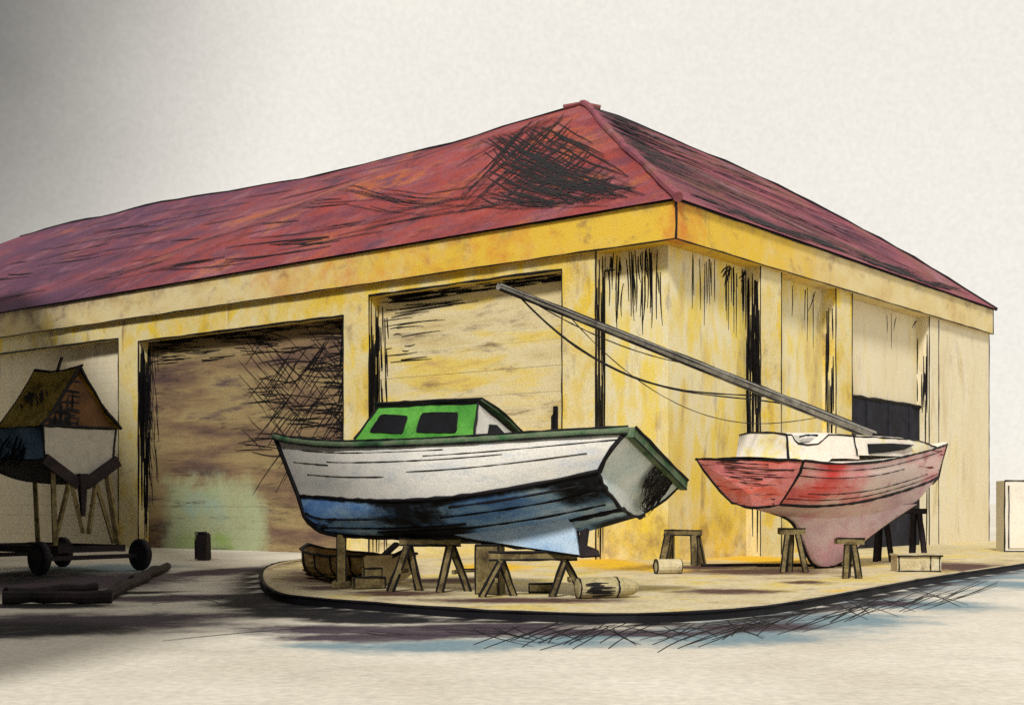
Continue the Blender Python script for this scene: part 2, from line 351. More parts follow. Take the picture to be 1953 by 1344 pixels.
for i, v in enumerate(me.vertices):
    if i >= nb: break
    x, y = v.co.x, v.co.y
    if not (-30 < x < 32 and 6 < y < 57): continue
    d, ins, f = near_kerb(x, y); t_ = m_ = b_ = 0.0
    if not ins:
        w = ss(.62, .38, f)                      # painted kerb shade: black and purple at left and front, blue-grey at right
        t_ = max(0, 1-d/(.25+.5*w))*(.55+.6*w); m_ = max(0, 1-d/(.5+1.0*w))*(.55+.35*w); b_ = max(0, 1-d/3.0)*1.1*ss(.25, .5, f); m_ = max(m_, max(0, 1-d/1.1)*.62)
    for q in SHADE_STAIN: m_ = max(m_, blob(x, y, *q)*1.6)
    for q in SHADE_BLACK: t_ = max(t_, blob(x, y, *q)*1.7)
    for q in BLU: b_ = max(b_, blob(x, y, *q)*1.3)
    A['moss'].data[i].value = max(blob(x, y, *q) for q in MOS); A['mud'].data[i].value = m_; A['tar'].data[i].value = t_; A['blue'].data[i].value = b_  # mud, tar and blue take the painted shade

bm = bmesh.new()
wob = lambda p, a: Vector((p.x+a*mnoise.noise(p*1.3), p.y+a*mnoise.noise(p*1.3+Vector((9, 3, 0))), p.z))
rows = []
for i in range(len(kc)):
    o_, n_ = kc[i], kin[i]; u = (n_-o_).normalized()
    rows.append([Vector((o_.x, o_.y, -.05)), Vector((o_.x, o_.y, KT-.03))+u*.015, Vector((o_.x, o_.y, KT))+u*.04, Vector((o_.x, o_.y, KT))+u*.075, Vector((n_.x, n_.y, KT)), Vector((n_.x, n_.y, -.05))])
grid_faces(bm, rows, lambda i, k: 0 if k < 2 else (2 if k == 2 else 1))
ink(bm, [Vector((p.x, p.y, KT-.01)) for p in inset(kc, .01)], .022, 2, .4)
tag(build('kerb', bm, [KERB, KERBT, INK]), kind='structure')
# pavement: a sheet filling the kerbed island
bm = bmesh.new(); KI = [Vector((p.x, p.y, KT-.02)) for p in kin]
back = [Vector((3+31*i/150, 40+24*i/150, KT-.02)) for i in range(151)]
rows = [[a.lerp(b, (k/110)**1.3) for k in range(111)] for a, b in zip(KI, back)]
grid_faces(bm, rows)
bmesh.ops.recalc_face_normals(bm, faces=bm.faces)
pv = build('pavement', bm, [PAVE, INK], recalc=False); tag(pv, kind='structure')
me = pv.data
am, ay = me.attributes.new('mud', 'FLOAT', 'POINT'), me.attributes.new('yel', 'FLOAT', 'POINT')
def pb(px, py, rx, ry, rot=0.0):
    p = gnd(px, py, KT); return (p.x, p.y, rx*1.1, ry*2.4, rot)
PM = [pb(660, 1090, 2.0, 3), pb(1180, 1050, 1.6, 3), pb(760, 1128, 1.4, .5), pb(1390, 1125, 1.5, .5), pb(1440, 1088, 2.6, .9, .1), pb(1350, 1080, 1.2, .8), pb(560, 1060, 1.5, 4, 0), pb(860, 1105, 1.4, .6), pb(1230, 1080, 1.6, 1.0), pb(1540, 1108, .7, .4), pb(1850, 1080, 2, 2), pb(620, 1118, .8, .5), pb(1000, 1142, 2.4, .4)]
PY = [pb(940, 1080, 1.3, 1.5), pb(1160, 1072, 1.5, 2.5), pb(1300, 1052, 2, 4), pb(1450, 1065, 1.8, 2), pb(1680, 1125, 1.2, .7), pb(1270, 1085, .8, .8)]
for i, v in enumerate(me.vertices):
    am.data[i].value = max([blob(v.co.x, v.co.y, *q)*1.5 for q in PM]+[0]); ay.data[i].value = max([blob(v.co.x, v.co.y, *q)*1.4 for q in PY]+[0])

# ------------------------------------------------------------------ the boat shed
CY = 33.3; C0 = at(1289, 960, CY); C0.z = 0
RV = Vector((.6225, .7826, 0)).normalized(); LV = Vector((-RV.y, RV.x, 0))
def yl(px, c_):      # distance along the long front (local y) of a picture column, on the plane local x = c_
    k = (px-CX)/F; P = C0 + RV*c_; return (k*P.y-P.x)/(LV.x-k*LV.y)
def xr(px, c_):      # distance along the end front (local x), on the plane local y = c_
    k = (px-CX)/F; P = C0 + LV*c_; return (k*P.y-P.x)/(RV.x-k*RV.y)
def zof(py, P): return H + (HY-py)/F*P.y
def loc(x, y, z=0): return C0 + RV*x + LV*y + Vector((0, 0, z))
shed = empty('boat_shed', C0, (0, 0, math.atan2(RV.y, RV.x)), 'long yellow boat shed with a sagging red hipped roof standing behind all the boats', 'shed')
EZ, FB, WX, WIDE, LONG = 9.34, 8.34, 24.1, 24.1, 62.0
PF, PN, IN = .15, .60, 1.10      # pier face, panel face, inner side of the walls
d3r, d3l, d2r, d2l, b1r = yl(1072, PF), yl(704, PF), yl(655, PF), yl(264, PF), yl(226, PF)
c_l = yl(1136, PF)               # left edge of the recessed corner panel
z3 = zof(540, loc(PF, (d3r+d3l)/2)); z2 = zof(628, loc(PF, (d2r+d2l)/2)); z1 = zof(655, loc(PF, yl(150, PF)))
r1a, r1b = xr(1450, PF), xr(1490, PF); r2a, r2b = xr(1594, PF), xr(1625, PF); r3a, r3b = xr(1772, PF), xr(1790, PF)
b1l = b1r+10.0
def reveal_shade(a, n):  # dark strokes standing for the shade inside a reveal
    for k in range(n):
        y = rnd.uniform(PF+.02, PN); zt = rnd.uniform(FB*.6, FB) if rnd.random() < .75 else rnd.uniform(2, FB); L = rnd.uniform(.8, 2.6)
        ribbon(bm, (a, y, zt), (a, y+rnd.uniform(-.03, .03), zt-L), (-1, 0, 0), .05, 1, off=.008)
bm = bmesh.new()
# long front: piers and lintels
for a, b, zt in ((c_l, d3r, FB), (d3l, d2r, FB), (d2l, b1r, FB), (b1l, LONG, FB)): box(bm, (PF, a, 0), (IN, b, zt))
for a, b, z in ((d3r, d3l, z3), (d2r, d2l, z2), (b1r, b1l, z1)): box(bm, (PF+.003, a, z), (IN-.003, b, FB))
cuts_axis(bm, 1.0)
long_bm = bm; bm = bmesh.new()
# end front: piers, and the blank bay at the far end
box(bm, (r3a, PF, 0), (WIDE-.03, IN, FB), 2)
end_bm = bm
for a, b in ((r1a, r1b), (r2a, r2b)):
    bm = bmesh.new(); box(bm, (a, PF, 0), (b, IN, FB)); cuts_axis(bm, 1.0)
    for e in (a, b): ink(bm, [Vector((e, PF-.005, 0)), Vector((e, PF-.005, FB))], .02, 1)
    reveal_shade(a, 80 if a == r1a else 14)
    attrs(build('pier', bm, [WALL, INK], shed), yel=lambda c: .35)
bm = long_bm
ye = lambda p, q: [Vector(p), Vector(q)]
for a in (c_l, d3r, d3l, d2r, d2l, b1r): ink(bm, ye((PF-.005, a, 0), (PF-.005, a, FB if a == c_l else {d3r: z3, d3l: z3, d2r: z2, d2l: z2, b1r: z1}[a])), .022, 1)
for a, b, z in ((d3r, d3l, z3), (d2r, d2l, z2), (b1r, b1l, z1)): ink(bm, ye((PF-.008, a, z), (PF-.008, b, z)), .035, 1)
for a in (r3a, r3b, WIDE-.03): ink(end_bm, ye((a, PF-.005, 0), (a, PF-.005, FB)), .02, 1)
# dark strokes painting shade down the reveals
for a, z, n in ((d3l, z3, 60), (d2l, z2, 60), (c_l, FB, 50)):
    for k in range(n):
        x = rnd.uniform(PF+.02, PN); zt = rnd.uniform(z*.45, z) if rnd.random() < .7 else rnd.uniform(1, z); L = rnd.uniform(.8, 3)
        ribbon(bm, (x, a-.0, zt), (x+rnd.uniform(-.03, .03), a, max(.1, zt-L)), (0, -1, 0), .06, 1, off=.008)
lw = build('wall', bm, [WALL, INK], shed); attrs(lw, yel=lambda c: .36*ss(30, 22, c.y)+.2*ss(6, 8.3, c.z))
bm = end_bm
reveal_shade(r3a, 12)
build('end_wall', bm, [WALLV, INK, WALLP], shed)
# recessed panels
def low(o):      # foot of the wall: yellow wash and brown spatter, brown again at the top
    attrs(o, yel=lambda c: .30+.32*ss(4.5, 1.5, c.z), mud=lambda c: .46*ss(2.6, .6, c.z)+.30*ss(6.5, 8.3, c.z))
def panel_end(a, b, mat, drip):
    bm = bmesh.new(); box(bm, (a, PN, 0), (b, IN-.004, FB-.004)); cuts_axis(bm, .6)
    for k in range(drip):
        x = a + (b-a)*(1-rnd.random()**1.6*.9) if drip < 40 else rnd.uniform(a, b); L = rnd.uniform(.3, 1.9)
        z0 = FB-rnd.uniform(.02, .25); ribbon(bm, (x, PN, z0), (x+rnd.uniform(-.05, .05), PN, z0-L), (0, -1, 0), .05, 1, .03)
    for k in range(int(drip*.5)):
        x = rnd.uniform(b-.35*(b-a), b); ribbon(bm, (x, PN, FB-rnd.uniform(.05, .2)), (x-rnd.uniform(-.2, .5), PN, FB-rnd.uniform(.3, .8)), (0, -1, 0), .05, 1, .05)
    o = build('wall_panel', bm, [mat, INK], shed); low(o); return o
bm = bmesh.new(); box(bm, (PN, PN, 0), (IN, c_l-.004, FB-.004)); cuts_axis(bm, .6)
for k in range(34):
    y = rnd.uniform(PN+.1, c_l-.05); z0 = FB-rnd.uniform(.02, .9)*(1 if rnd.random() < .5 else .2); L = rnd.uniform(.4, 1.9)
    ribbon(bm, (PN, y, z0), (PN, y+rnd.uniform(-.08, .08), z0-L), (-1, 0, 0), .045, 1, .05)
low(build('wall_panel', bm, [WALLV, INK], shed))
panel_end(IN+.003, r1a-.004, WALLV, 26)
panel_end(r1b+.004, r2a-.004, WALLV, 5); panel_end(r2b+.004, r3a-.004, WALLP, 4)
# inner core so that nothing shows through, and the far walls
bm = bmesh.new(); box(bm, (IN+.01, IN+.01, 0), (WIDE-.4, LONG-.4, EZ-.3)); build('inner_wall', bm, [WALLP], shed)
# shutters
def shutter(a, b, z, mat, rows, name='shutter'):
    bm = bmesh.new(); hgt = z/rows
    for i in range(rows):
        o_ = rnd.uniform(0, .012)
        box(bm, (PN-.02+o_, a+.004, i*hgt+.0015), (PN+.06, b-.004, (i+1)*hgt-.0015))
    box(bm, (PN+.062, a+.005, 0), (IN-.01, b-.005, z-.005))
    return bm
bm = shutter(d3r, d3l, z3, SHUTP, 22)
for k in range(34):  # strokes painting recess shade along the top and left edge
    t = rnd.random()**1.8; z = z3-.05-2.0*t; y1 = d3l-rnd.uniform(.05, 1.2); L = rnd.uniform(.5, 3.6)*(1-.5*t)
    ribbon(bm, (PN-.022, y1, z), (PN-.022, y1-L, z+rnd.uniform(-.06, .06)), (-1, 0, 0), .028, 1, .04)
for k in range(34):
    y = d3l-rnd.uniform(0, .35); z = rnd.uniform(1, z3); ribbon(bm, (PN-.022, y, z), (PN-.022, y-rnd.uniform(.0, .1), z-rnd.uniform(.5, 1.6)), (-1, 0, 0), .06, 1)
    z = z3-rnd.uniform(0, .22); y = rnd.uniform(d3r, d3l); ribbon(bm, (PN-.022, y, z), (PN-.022, y-rnd.uniform(.5, 1.6), z), (-1, 0, 0), .06, 1)
s3 = build('shutter', bm, [SHUTP, INK], shed); s3['label'] = 'pale cream shutter smudged with brown'
bm = bmesh.new()   # handle and lock plate low on the right of the pale shutter
yk = yl(1062, PN); box(bm, (PN-.09, yk-.06, 3.0), (PN-.035, yk+.06, 4.3), 0, .01); tube(bm, [(PN-.09, yk, 3.1), (PN-.22, yk, 3.2), (PN-.22, yk, 4.0), (PN-.09, yk, 4.2)], .035)
build('handle', bm, [INK], s3)
bm = shutter(d2r, d2l, z2, SHUT, 20); cuts_axis(bm, .3)
wd_ = d2l-d2r
for k in range(270):      # shade painted as hatch strokes, thick on the right and along the top left
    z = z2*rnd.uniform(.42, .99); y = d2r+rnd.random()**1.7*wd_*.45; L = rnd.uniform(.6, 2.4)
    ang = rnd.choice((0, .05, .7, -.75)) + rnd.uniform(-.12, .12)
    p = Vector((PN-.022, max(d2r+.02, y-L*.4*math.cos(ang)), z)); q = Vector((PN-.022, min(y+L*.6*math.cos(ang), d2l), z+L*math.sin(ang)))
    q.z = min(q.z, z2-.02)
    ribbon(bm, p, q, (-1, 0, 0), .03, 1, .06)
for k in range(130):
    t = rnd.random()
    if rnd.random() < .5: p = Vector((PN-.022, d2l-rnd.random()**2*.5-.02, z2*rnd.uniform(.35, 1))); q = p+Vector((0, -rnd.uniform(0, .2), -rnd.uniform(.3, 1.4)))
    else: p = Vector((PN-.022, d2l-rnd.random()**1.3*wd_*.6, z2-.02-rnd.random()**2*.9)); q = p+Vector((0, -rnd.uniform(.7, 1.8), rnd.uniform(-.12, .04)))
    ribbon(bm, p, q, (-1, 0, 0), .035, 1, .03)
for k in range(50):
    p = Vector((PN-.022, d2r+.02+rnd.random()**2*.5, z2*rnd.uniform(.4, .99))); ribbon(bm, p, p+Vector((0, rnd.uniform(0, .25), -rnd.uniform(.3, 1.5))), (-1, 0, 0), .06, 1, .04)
s2 = build('shutter', bm, [SHUT, INK], shed); s2['label'] = 'dark brown shutter hatched with painted shade'
ym = yl(405, PN)
attrs(s2, pale=lambda c: 1.05*ss(3.5, 1.6, c.z)*ss(3.8, 1.8, abs(c.y-ym)), blu=lambda c: .5*ss(2.6, 1.6, c.z)*ss(.4, 1.2, c.z)*ss(2.2, .6, abs(c.y-ym-.5)), moss=lambda c: .62*ss(1.1, .2, c.z)*ss(2.6, 1.2, abs(c.y-ym-.4))+.5*max(0, 1-math.hypot((c.y-ym)/1.0, (c.z-2.0)/.6)))
bm = shutter(b1r, b1l, z1, WALLP, 20); build('shutter', bm, [WALLP, INK], shed)['label'] = 'cream shutter behind the boat trailer'
# black door behind the red boat
bm = bmesh.new(); xa, xb = r2b+.0, xr(1768, PN); P_ = loc((xa+xb)/2, PN); zt = zof(766, P_)
box(bm, (xa+.01, PN-.10, .02), (xb, PN-.004, zt))
for k in range(5): x = xa+.1+(xb-xa-.2)*k/4; box(bm, (x-.05, PN-.135, .05), (x+.05, PN-.102, zt-.05))
ink(bm, [Vector((xa+.02, PN-.1, zt)), Vector((xb, PN-.1, zt))], .05, 1); ink(bm, [Vector((xb, PN-.1, zt)), Vector((xb, PN-.1, 0))], .06, 1)
build('door', bm, [BLACKD, INK], shed)['label'] = 'tall blue black door'
# fascia round the eaves with its dark lines
bm = bmesh.new()
box(bm, (0, 0, FB), (IN, LONG, EZ-.02)); box(bm, (IN+.003, 0, FB), (WIDE, IN, EZ-.02)); box(bm, (WIDE-.35, IN+.006, 0), (WIDE, LONG, EZ-.02)); box(bm, (IN+.003, LONG-.4, 0), (WIDE-.352, LONG, EZ-.02))
cuts_axis(bm, .7)
for z, r_ in ((EZ-.01, .03), (FB, .022)):
    ink(bm, [Vector((-.01, LONG, z)), Vector((-.01, -.01, z)), Vector((WIDE, -.01, z))], r_, 1, .6)
ink(bm, [Vector((-.01, -.01, FB)), Vector((-.01, -.01, EZ))], .03, 1, .3); ink(bm, [Vector((WIDE, -.01, FB)), Vector((WIDE, -.01, EZ))], .022, 1, .5)
fas = build('fascia', bm, [FASC, INK], shed)
attrs(fas, yel=lambda c: 1.0*ss(15, 2, c.x)*ss(26, 3, c.y), org=lambda c: max(.75*ss(2.5, .2, c.x)*ss(1, .1, c.y), .42*ss(9, 5, abs(c.y-10))*ss(1, .1, c.x)), mud=lambda c: (.36+.4*ss(12, 34, c.y))*ss(8.7, 9.3, c.z))
# roof
AP = Vector((12.05, 11.5, 16.8)); AP2 = Vector((12.05, LONG-11.5, 16.8)); OV = -.12
E = EZ+.0
def sag(p):
    """old timbers: the ridge and slopes dip and swell"""
    x, y = p.x, p.y; up = max(0, (p.z-E)/7.46)
    s = -.42*math.sin(math.pi*max(0, min(1, (y-11.5)/26)))*up
    far = max(0, 1-abs((24.2-x)-y*1.03)/7.0)               # the far hip bellies out
    s += .62*far*math.sin(math.pi*min(1, up*1.0))*(1 if up < 1 else 0)
    s += .10*mnoise.noise(Vector((x*.25, y*.25, 0)))*min(1, up*3)
    return Vector((p.x, p.y, p.z+s))
c1, c2, c3, c4 = Vector((OV, OV, E)), Vector((WIDE-OV, OV, E)), Vector((WIDE-OV, LONG-OV, E)), Vector((OV, LONG-OV, E))
bm = bmesh.new()
def slope(a, b, p, q, n, m, mi):
    rows = []
    for j in range(m+1):
        t = j/m; l, r_ = a.lerp(p, t), b.lerp(q, t); rows.append([sag(l.lerp(r_, i/n)) for i in range(n+1)])
    grid_faces(bm, rows, mi)
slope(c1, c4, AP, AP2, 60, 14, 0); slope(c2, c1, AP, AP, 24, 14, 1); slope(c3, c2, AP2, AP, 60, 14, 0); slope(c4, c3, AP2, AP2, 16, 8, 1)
bmesh.ops.remove_doubles(bm, verts=bm.verts, dist=.004)
bmesh.ops.recalc_face_normals(bm, faces=bm.faces)
for f in bm.faces:
    if f.normal.z < 0: f.normal_flip()
n1 = (AP-c1).cross(Vector((0, 1, 0))); n1 = n1 if n1.z > 0 else -n1
n2 = (AP-c1).cross(Vector((1, 0, 0))); n2 = n2 if n2.z > 0 else -n2
def onl(y, t): return Vector((OV+(AP.x-OV)*t, y, E+(AP.z-E)*t))     # long slope at y, height fraction t
def onr(x, t): return Vector((x, OV+(AP.y-OV)*t, E+(AP.z-E)*t))     # end slope
def stroke(p, q, nn, w, bend=.15):
    """dark hatch stroke that follows the slope"""
    k = max(2, int((q-p).length/.7)); s_ = Vector(nn).cross(q-p).normalized(); b = rnd.uniform(-bend, bend); L = []
    for i in range(k+1):
        t = i/k; c_ = sag(p.lerp(q, t)+s_*b*4*t*(1-t))+Vector(nn).normalized()*.035
        ww = w*(.35+.65*math.sin(math.pi*min(1, .1+t*.88)))*rnd.uniform(.8, 1.2)/2; L.append((bm.verts.new(c_-s_*ww), bm.verts.new(c_+s_*ww)))
    for a, b_ in zip(L[:-1], L[1:]):
        f = bm.faces.new((a[0], a[1], b_[1], b_[0])); f.material_index = 2; f.normal_update()
        if f.normal.dot(Vector(nn)) < 0: f.normal_flip()
hipy = lambda t: OV+(AP.y-OV)*t
def inl(y, t): return y > hipy(t)+.15 and .04 < t < .97
def hit(px, py, base, nn):      # where the slope lies along a sight line
    o = shI @ Vector((0, 0, H)); d = shI.to_3x3() @ ray(px, py); n_ = Vector(nn); return o + d*((base-o).dot(n_)/d.dot(n_))
shI = (Matrix.Translation(C0) @ Matrix.Rotation(math.atan2(RV.y, RV.x), 4, 'Z')).inverted()
def lerp2(a, b, t): return (a[0]+(b[0]-a[0])*t, a[1]+(b[1]-a[1])*t)
HA, HB = (1085, 222), (1225, 362)      # beside the hip
def hatch(p, q, w, bend):
    if min(p[1], q[1]) < 205: return
    stroke(hit(*p, c1, n1), hit(*q, c1, n1), n1, w, bend)
def inhip(x): return (x-1085)/140 if x > 1085 else 0
for k in range(76):      # curved strokes falling away from the hip to the left
    t = k/75; a = lerp2((1075, 222), (1205, 355), t); a = (a[0]+rnd.uniform(-60, 6)*(1-.3*t), a[1]+rnd.uniform(-4, 14))
    L = rnd.uniform(150, 290)*(1-.62*t); b = (a[0]-L*rnd.uniform(.72, .95), a[1]+L*rnd.uniform(.55, .75)*(1-.35*t))
    b = (max(b[0], 880), min(b[1], 428-(b[0]-880)*.135)); hatch(a, b, rnd.uniform(.035, .062), .5)
for k in range(84):      # strokes across them
    t = rnd.random(); a = (rnd.uniform(905, 1060), 0); a = (a[0], rnd.uniform(238+(1060-a[0])*.28, 395-(a[0]-905)*.05)); L = rnd.uniform(60, 190)
    b = (a[0]+L, a[1]+L*rnd.uniform(.28, .48)); lim = 1085+(b[1]-222)*1.0-4
    if b[0] > lim: b = (lim, b[1])
    b = (b[0], min(b[1], 418-(b[0]-900)*.135))
    if b[0] > a[0]+30: hatch(a, b, rnd.uniform(.032, .06), .25)
for k in range(34):      # near level ones along the eave and the top
    a = (rnd.uniform(870, 1120), rnd.uniform(350, 410)); L = rnd.uniform(60, 170); b = (min(a[0]+L, 1215), a[1]-L*rnd.uniform(.12, .3)); b = (b[0], max(b[1], 225+max(0, b[0]-1080)))
    hatch((a[0], min(a[1], 424-(a[0]-880)*.135)), b, rnd.uniform(.03, .06), .2)
for k in range(40):
    a = (rnd.uniform(930, 1090), 0); a = (a[0], 222+(1090-a[0])*.30+rnd.uniform(2, 40)); L = rnd.uniform(25, 80); hatch(a, (a[0]-L, a[1]+L*rnd.uniform(.3, .7)), .065, .2)
for k in range(16):      # a fan of strokes left of the hatching
    a = (rnd.uniform(600, 760), rnd.uniform(372, 402)); hatch(a, (a[0]+rnd.uniform(80, 190), a[1]+rnd.uniform(-8, 16)), .035, .08)
for k in range(70):      # long strokes running with the eave further left
    t = rnd.uniform(.06, .9); y = hipy(t)+rnd.uniform(4, 36); L = rnd.uniform(2, 7)
    if rnd.random() < .5: t = rnd.uniform(.08, .35); y = rnd.uniform(10, 26)
    a, b = (y-L/2, t+rnd.uniform(-.02, .02)), (y+L/2, t+rnd.uniform(-.03, .03))
    if inl(*a) and inl(*b) and b[0] < 56-11*b[1]: stroke(onl(*a), onl(*b), n1, rnd.uniform(.05, .10))
for k in range(250):     # the end slope: its shade drawn as strokes fanning from the apex down along the eave
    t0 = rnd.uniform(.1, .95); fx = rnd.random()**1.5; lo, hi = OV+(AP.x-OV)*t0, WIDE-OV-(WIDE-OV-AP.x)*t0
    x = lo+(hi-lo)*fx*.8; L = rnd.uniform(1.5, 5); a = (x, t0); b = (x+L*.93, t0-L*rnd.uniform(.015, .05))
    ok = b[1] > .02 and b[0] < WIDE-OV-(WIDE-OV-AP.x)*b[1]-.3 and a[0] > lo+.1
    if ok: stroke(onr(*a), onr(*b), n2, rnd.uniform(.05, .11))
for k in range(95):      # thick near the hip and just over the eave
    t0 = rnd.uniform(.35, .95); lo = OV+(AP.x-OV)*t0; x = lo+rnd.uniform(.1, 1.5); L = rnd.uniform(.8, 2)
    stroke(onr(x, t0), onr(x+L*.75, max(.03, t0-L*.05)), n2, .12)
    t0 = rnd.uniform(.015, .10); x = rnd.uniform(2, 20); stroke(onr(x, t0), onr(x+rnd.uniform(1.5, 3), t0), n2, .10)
roof = build('roof', bm, [ROOF, ROOFP, INK], shed, recalc=False)
attrs(roof, hot=lambda c: .52*ss(24, 12, c.y), plum=lambda c: .75*ss(16, 34, c.y)+.45*ss(10.6, 9.4, c.z), fade=lambda c: .26)
bm = bmesh.new()
for pts, r_ in (([sag(AP.lerp(AP2, i/30)) for i in range(31)], .06), ([sag(c2.lerp(AP, i/24)) for i in range(25)], .06)):
    tube(bm, pts, r_, 0, 6, wob=.02, rvar=.3)
build('ridge_cap', bm, [INK], roof)
bm = bmesh.new(); tube(bm, [sag(c1.lerp(AP, i/20))+Vector((0, 0, .03)) for i in range(21)], .13, 0, 8, wob=.02, rvar=.15); build('hip_cap', bm, [ROOFP], roof)
bm = bmesh.new(); tube(bm, [AP+Vector((-.5, .5, -.12)), AP+Vector((0, 0, .05)), AP+Vector((.5, -.5, -.10))], .09, 0, 8, rvar=.2); build('finial', bm, [ROOFP], roof)

# ------------------------------------------------------------------ boats
class Frame:
    """a boat's own axes; solve() meets the sight line of a picture point with the boat's plane y = const"""
    def __init__(s, origin, yaw, heel): s.M = Matrix.Translation(origin) @ Matrix.Rotation(yaw, 4, 'Z') @ Matrix.Rotation(heel, 4, 'X'); s.I = s.M.inverted(); s.o = origin; s.rot = (heel, 0, yaw)
    def solve(s, px, py, y=0.0):
        o = s.I @ Vector((0, 0, H)); d = s.I.to_3x3() @ ray(px, py); return o + d*((y-o.y)/d.y)
def mir(p): return Vector((p.x, -p.y, p.z))
def hull_rows(sheer, wl, keel, n, nb=5, nt=4, fl=.10, full=.92, deep=.22):
    """rows of points from the keel over the waterline to the near sheer, one row per station"""
    S, W, K = spline(sheer, n), spline(wl, n), spline(keel, n); rows = []
    for s, w, k in zip(S, W, K):
        r = []
        ctl = Vector((w.x*.5+k.x*.5, w.y*full, k.z+deep*(w.z-k.z)))
        for i in range(nb):
            t = i/nb; r.append(k*(1-t)**2+ctl*2*t*(1-t)+w*t*t)
        for i in range(nt+1):
            t = i/nt; p = w.lerp(s, t); p.y += math.copysign(fl*math.sin(math.pi*t)*min(1, abs(w.y)), w.y) if w.y else 0; r.append(p)
        rows.append(r)
    return rows, S, W, K

# ---- white boat
F1 = Frame(Vector((-1.0, 22.2, 1.55)), math.atan2(-.493, .870), R(-20))
sh = [(525, 831, -.02), (560, 839, -.30), (640, 846, -.78), (780, 843, -1.12), (920, 836, -1.22), (1060, 827, -1.22), (1200, 819, -1.12)]
wl = [(572, 946, -.02), (610, 948, -.30), (680, 953, -.68), (770, 954, -.95), (880, 946, -1.06), (1010, 926, -1.04), (1142, 898, -.92)]
kl = [(584, 985, -.01), (600, 1004, -.01), (640, 1018, -.01), (760, 1024, -.01), (880, 1021, -.01), (1040, 1000, -.01), (1185, 970, -.01)]
f1 = lambda L: [F1.solve(*p) for p in L]
b1 = empty('cabin_boat', F1.o, F1.rot, 'big white and blue wooden boat with green cabin leaning on trestles', 'boat')
rows, S, W, K = hull_rows(f1(sh), f1(wl), f1(kl), 40, nb=10)
bm = bmesh.new(); mf = lambda i, k: 1 if k < 10 else 0
grid_faces(bm, rows, mf); grid_faces(bm, [[mir(p) for p in r_] for r_ in rows], mf)
bmesh.ops.remove_doubles(bm, verts=bm.verts, dist=.025)
for q in ((.18, 5, 24), (.42, 2, 9), (.36, 9, 30), (.62, 4, 17), (.55, 20, 38), (.28, 22, 40)):   # plank seams
    pts = [W[i].lerp(S[i], 1-q[0])+Vector((0, -.10*math.sin(math.pi*(1-q[0]))*min(1, abs(W[i].y))-.004, 0)) for i in range(q[1], min(q[2], 40)+1)]
    tube(bm, pts, .008, 2, 4, rvar=.6)
tube(bm, [p+Vector((0, -.012, 0)) for p in W], .03, 2, 5, rvar=.4)
tube(bm, [p+Vector((0, 0, -.01)) for p in K], .045, 2, 5, rvar=.3)
for q in ((.25, 1, 24), (.5, 1, 14), (.45, 22, 39), (.7, 24, 38), (.15, 12, 39)):   # tarred seams on the bottom
    pts = [rows[i][int(q[0]*10)].lerp(rows[i][int(q[0]*10)+1], q[0]*10 % 1)+Vector((0, -.012, -.012)) for i in range(q[1], q[2]+1)]
    tube(bm, pts, .018, 2, 4, rvar=.5)
tube(bm, [S[0]+Vector((-.03, 0, .03)), W[0]+Vector((-.03, 0, 0)), K[0]+Vector((-.03, 0, 0)), K[1], K[2]], .055, 2, 6, rvar=.2)
hull1 = build('hull', bm, [WHITE, BLUE, INK], b1, smooth=True)
def tarred(c):
    i = min(range(41), key=lambda j: abs(W[j].x-c.x)); f = i/40; d = (W[i].z-c.z)/max(.05, W[i].z-K[i].z)
    if d < -.03: return 0.0
    v = ss(.22, .05, d)*.8+ss(.16, .0, abs(f-.47)-.04)*.85*(1 if d < .8 else .8)+ss(.45, .25, d)*ss(.5, .58, f)*ss(.98, .8, f)*.5+ss(.83, .92, f)*ss(1.0, .75, d)*.85+ss(.86, .97, d)*.6*ss(.7, .55, f)
    return min(1.0, v)
attrs(hull1, tar=tarred)
T = rows[-1]; ring = T + [mir(p) for p in T[::-1]]
bm = bmesh.new(); ax = Vector((1, 0, 0)); cen = sum(ring, Vector())/len(ring)
def tpt(y, z):       # a point on the raked transom
    lo, hi = T[0], T[-1]; t = (z-lo.z)/(hi.z-lo.z); return Vector((lo.x+(hi.x-lo.x)*t+.02, y, z))
vr = [bm.verts.new(Vector((tpt(p.y, p.z).x*.5+p.x*.5+.0, p.y, p.z))) for p in ring[1:-1]]
vr = [bm.verts.new(p+Vector((.006, 0, 0))) for p in ring]; cv = bm.verts.new(cen+Vector((.006, 0, 0)))
for i in range(len(vr)):
    a, b = vr[i], vr[(i+1) % len(vr)]
    if (a.co-b.co).length > 1e-4: bm.faces.new((a, b, cv))
for v in list(bm.verts):
    if not v.link_faces: bm.verts.remove(v)
ink(bm, ring+[ring[0]], .035, 1, .2)
tr = build('transom', bm, [pig('pale_blue_white_paint', ['b4c8ce', 'cddadc', 'e4eaea', 'c6dade'], 1.2, (1, 1, 1), '8aa0ac', .5, 2.2, .22), INK], b1)
bm = bmesh.new()     # green capping along the top of the transom
a, b = T[-1], mir(T[-1]); beam(bm, a+Vector((.03, -.02, -.05)), b+Vector((.03, .02, -.05)), .12, .16)
ink(bm, [a+Vector((.1, 0, .03)), b+Vector((.1, 0, .03))], .03, 1, .25); ink(bm, [a+Vector((.1, 0, -.13)), b+Vector((.1, 0, -.13))], .014, 1, .25)
build('transom_cap', bm, [DKGREEN, INK], b1)
bm = bmesh.new()     # black crosshatch drawing shade on the far half of the transom
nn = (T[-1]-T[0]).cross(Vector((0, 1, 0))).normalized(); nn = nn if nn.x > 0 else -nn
zl, zh = T[0].z, T[-1].z
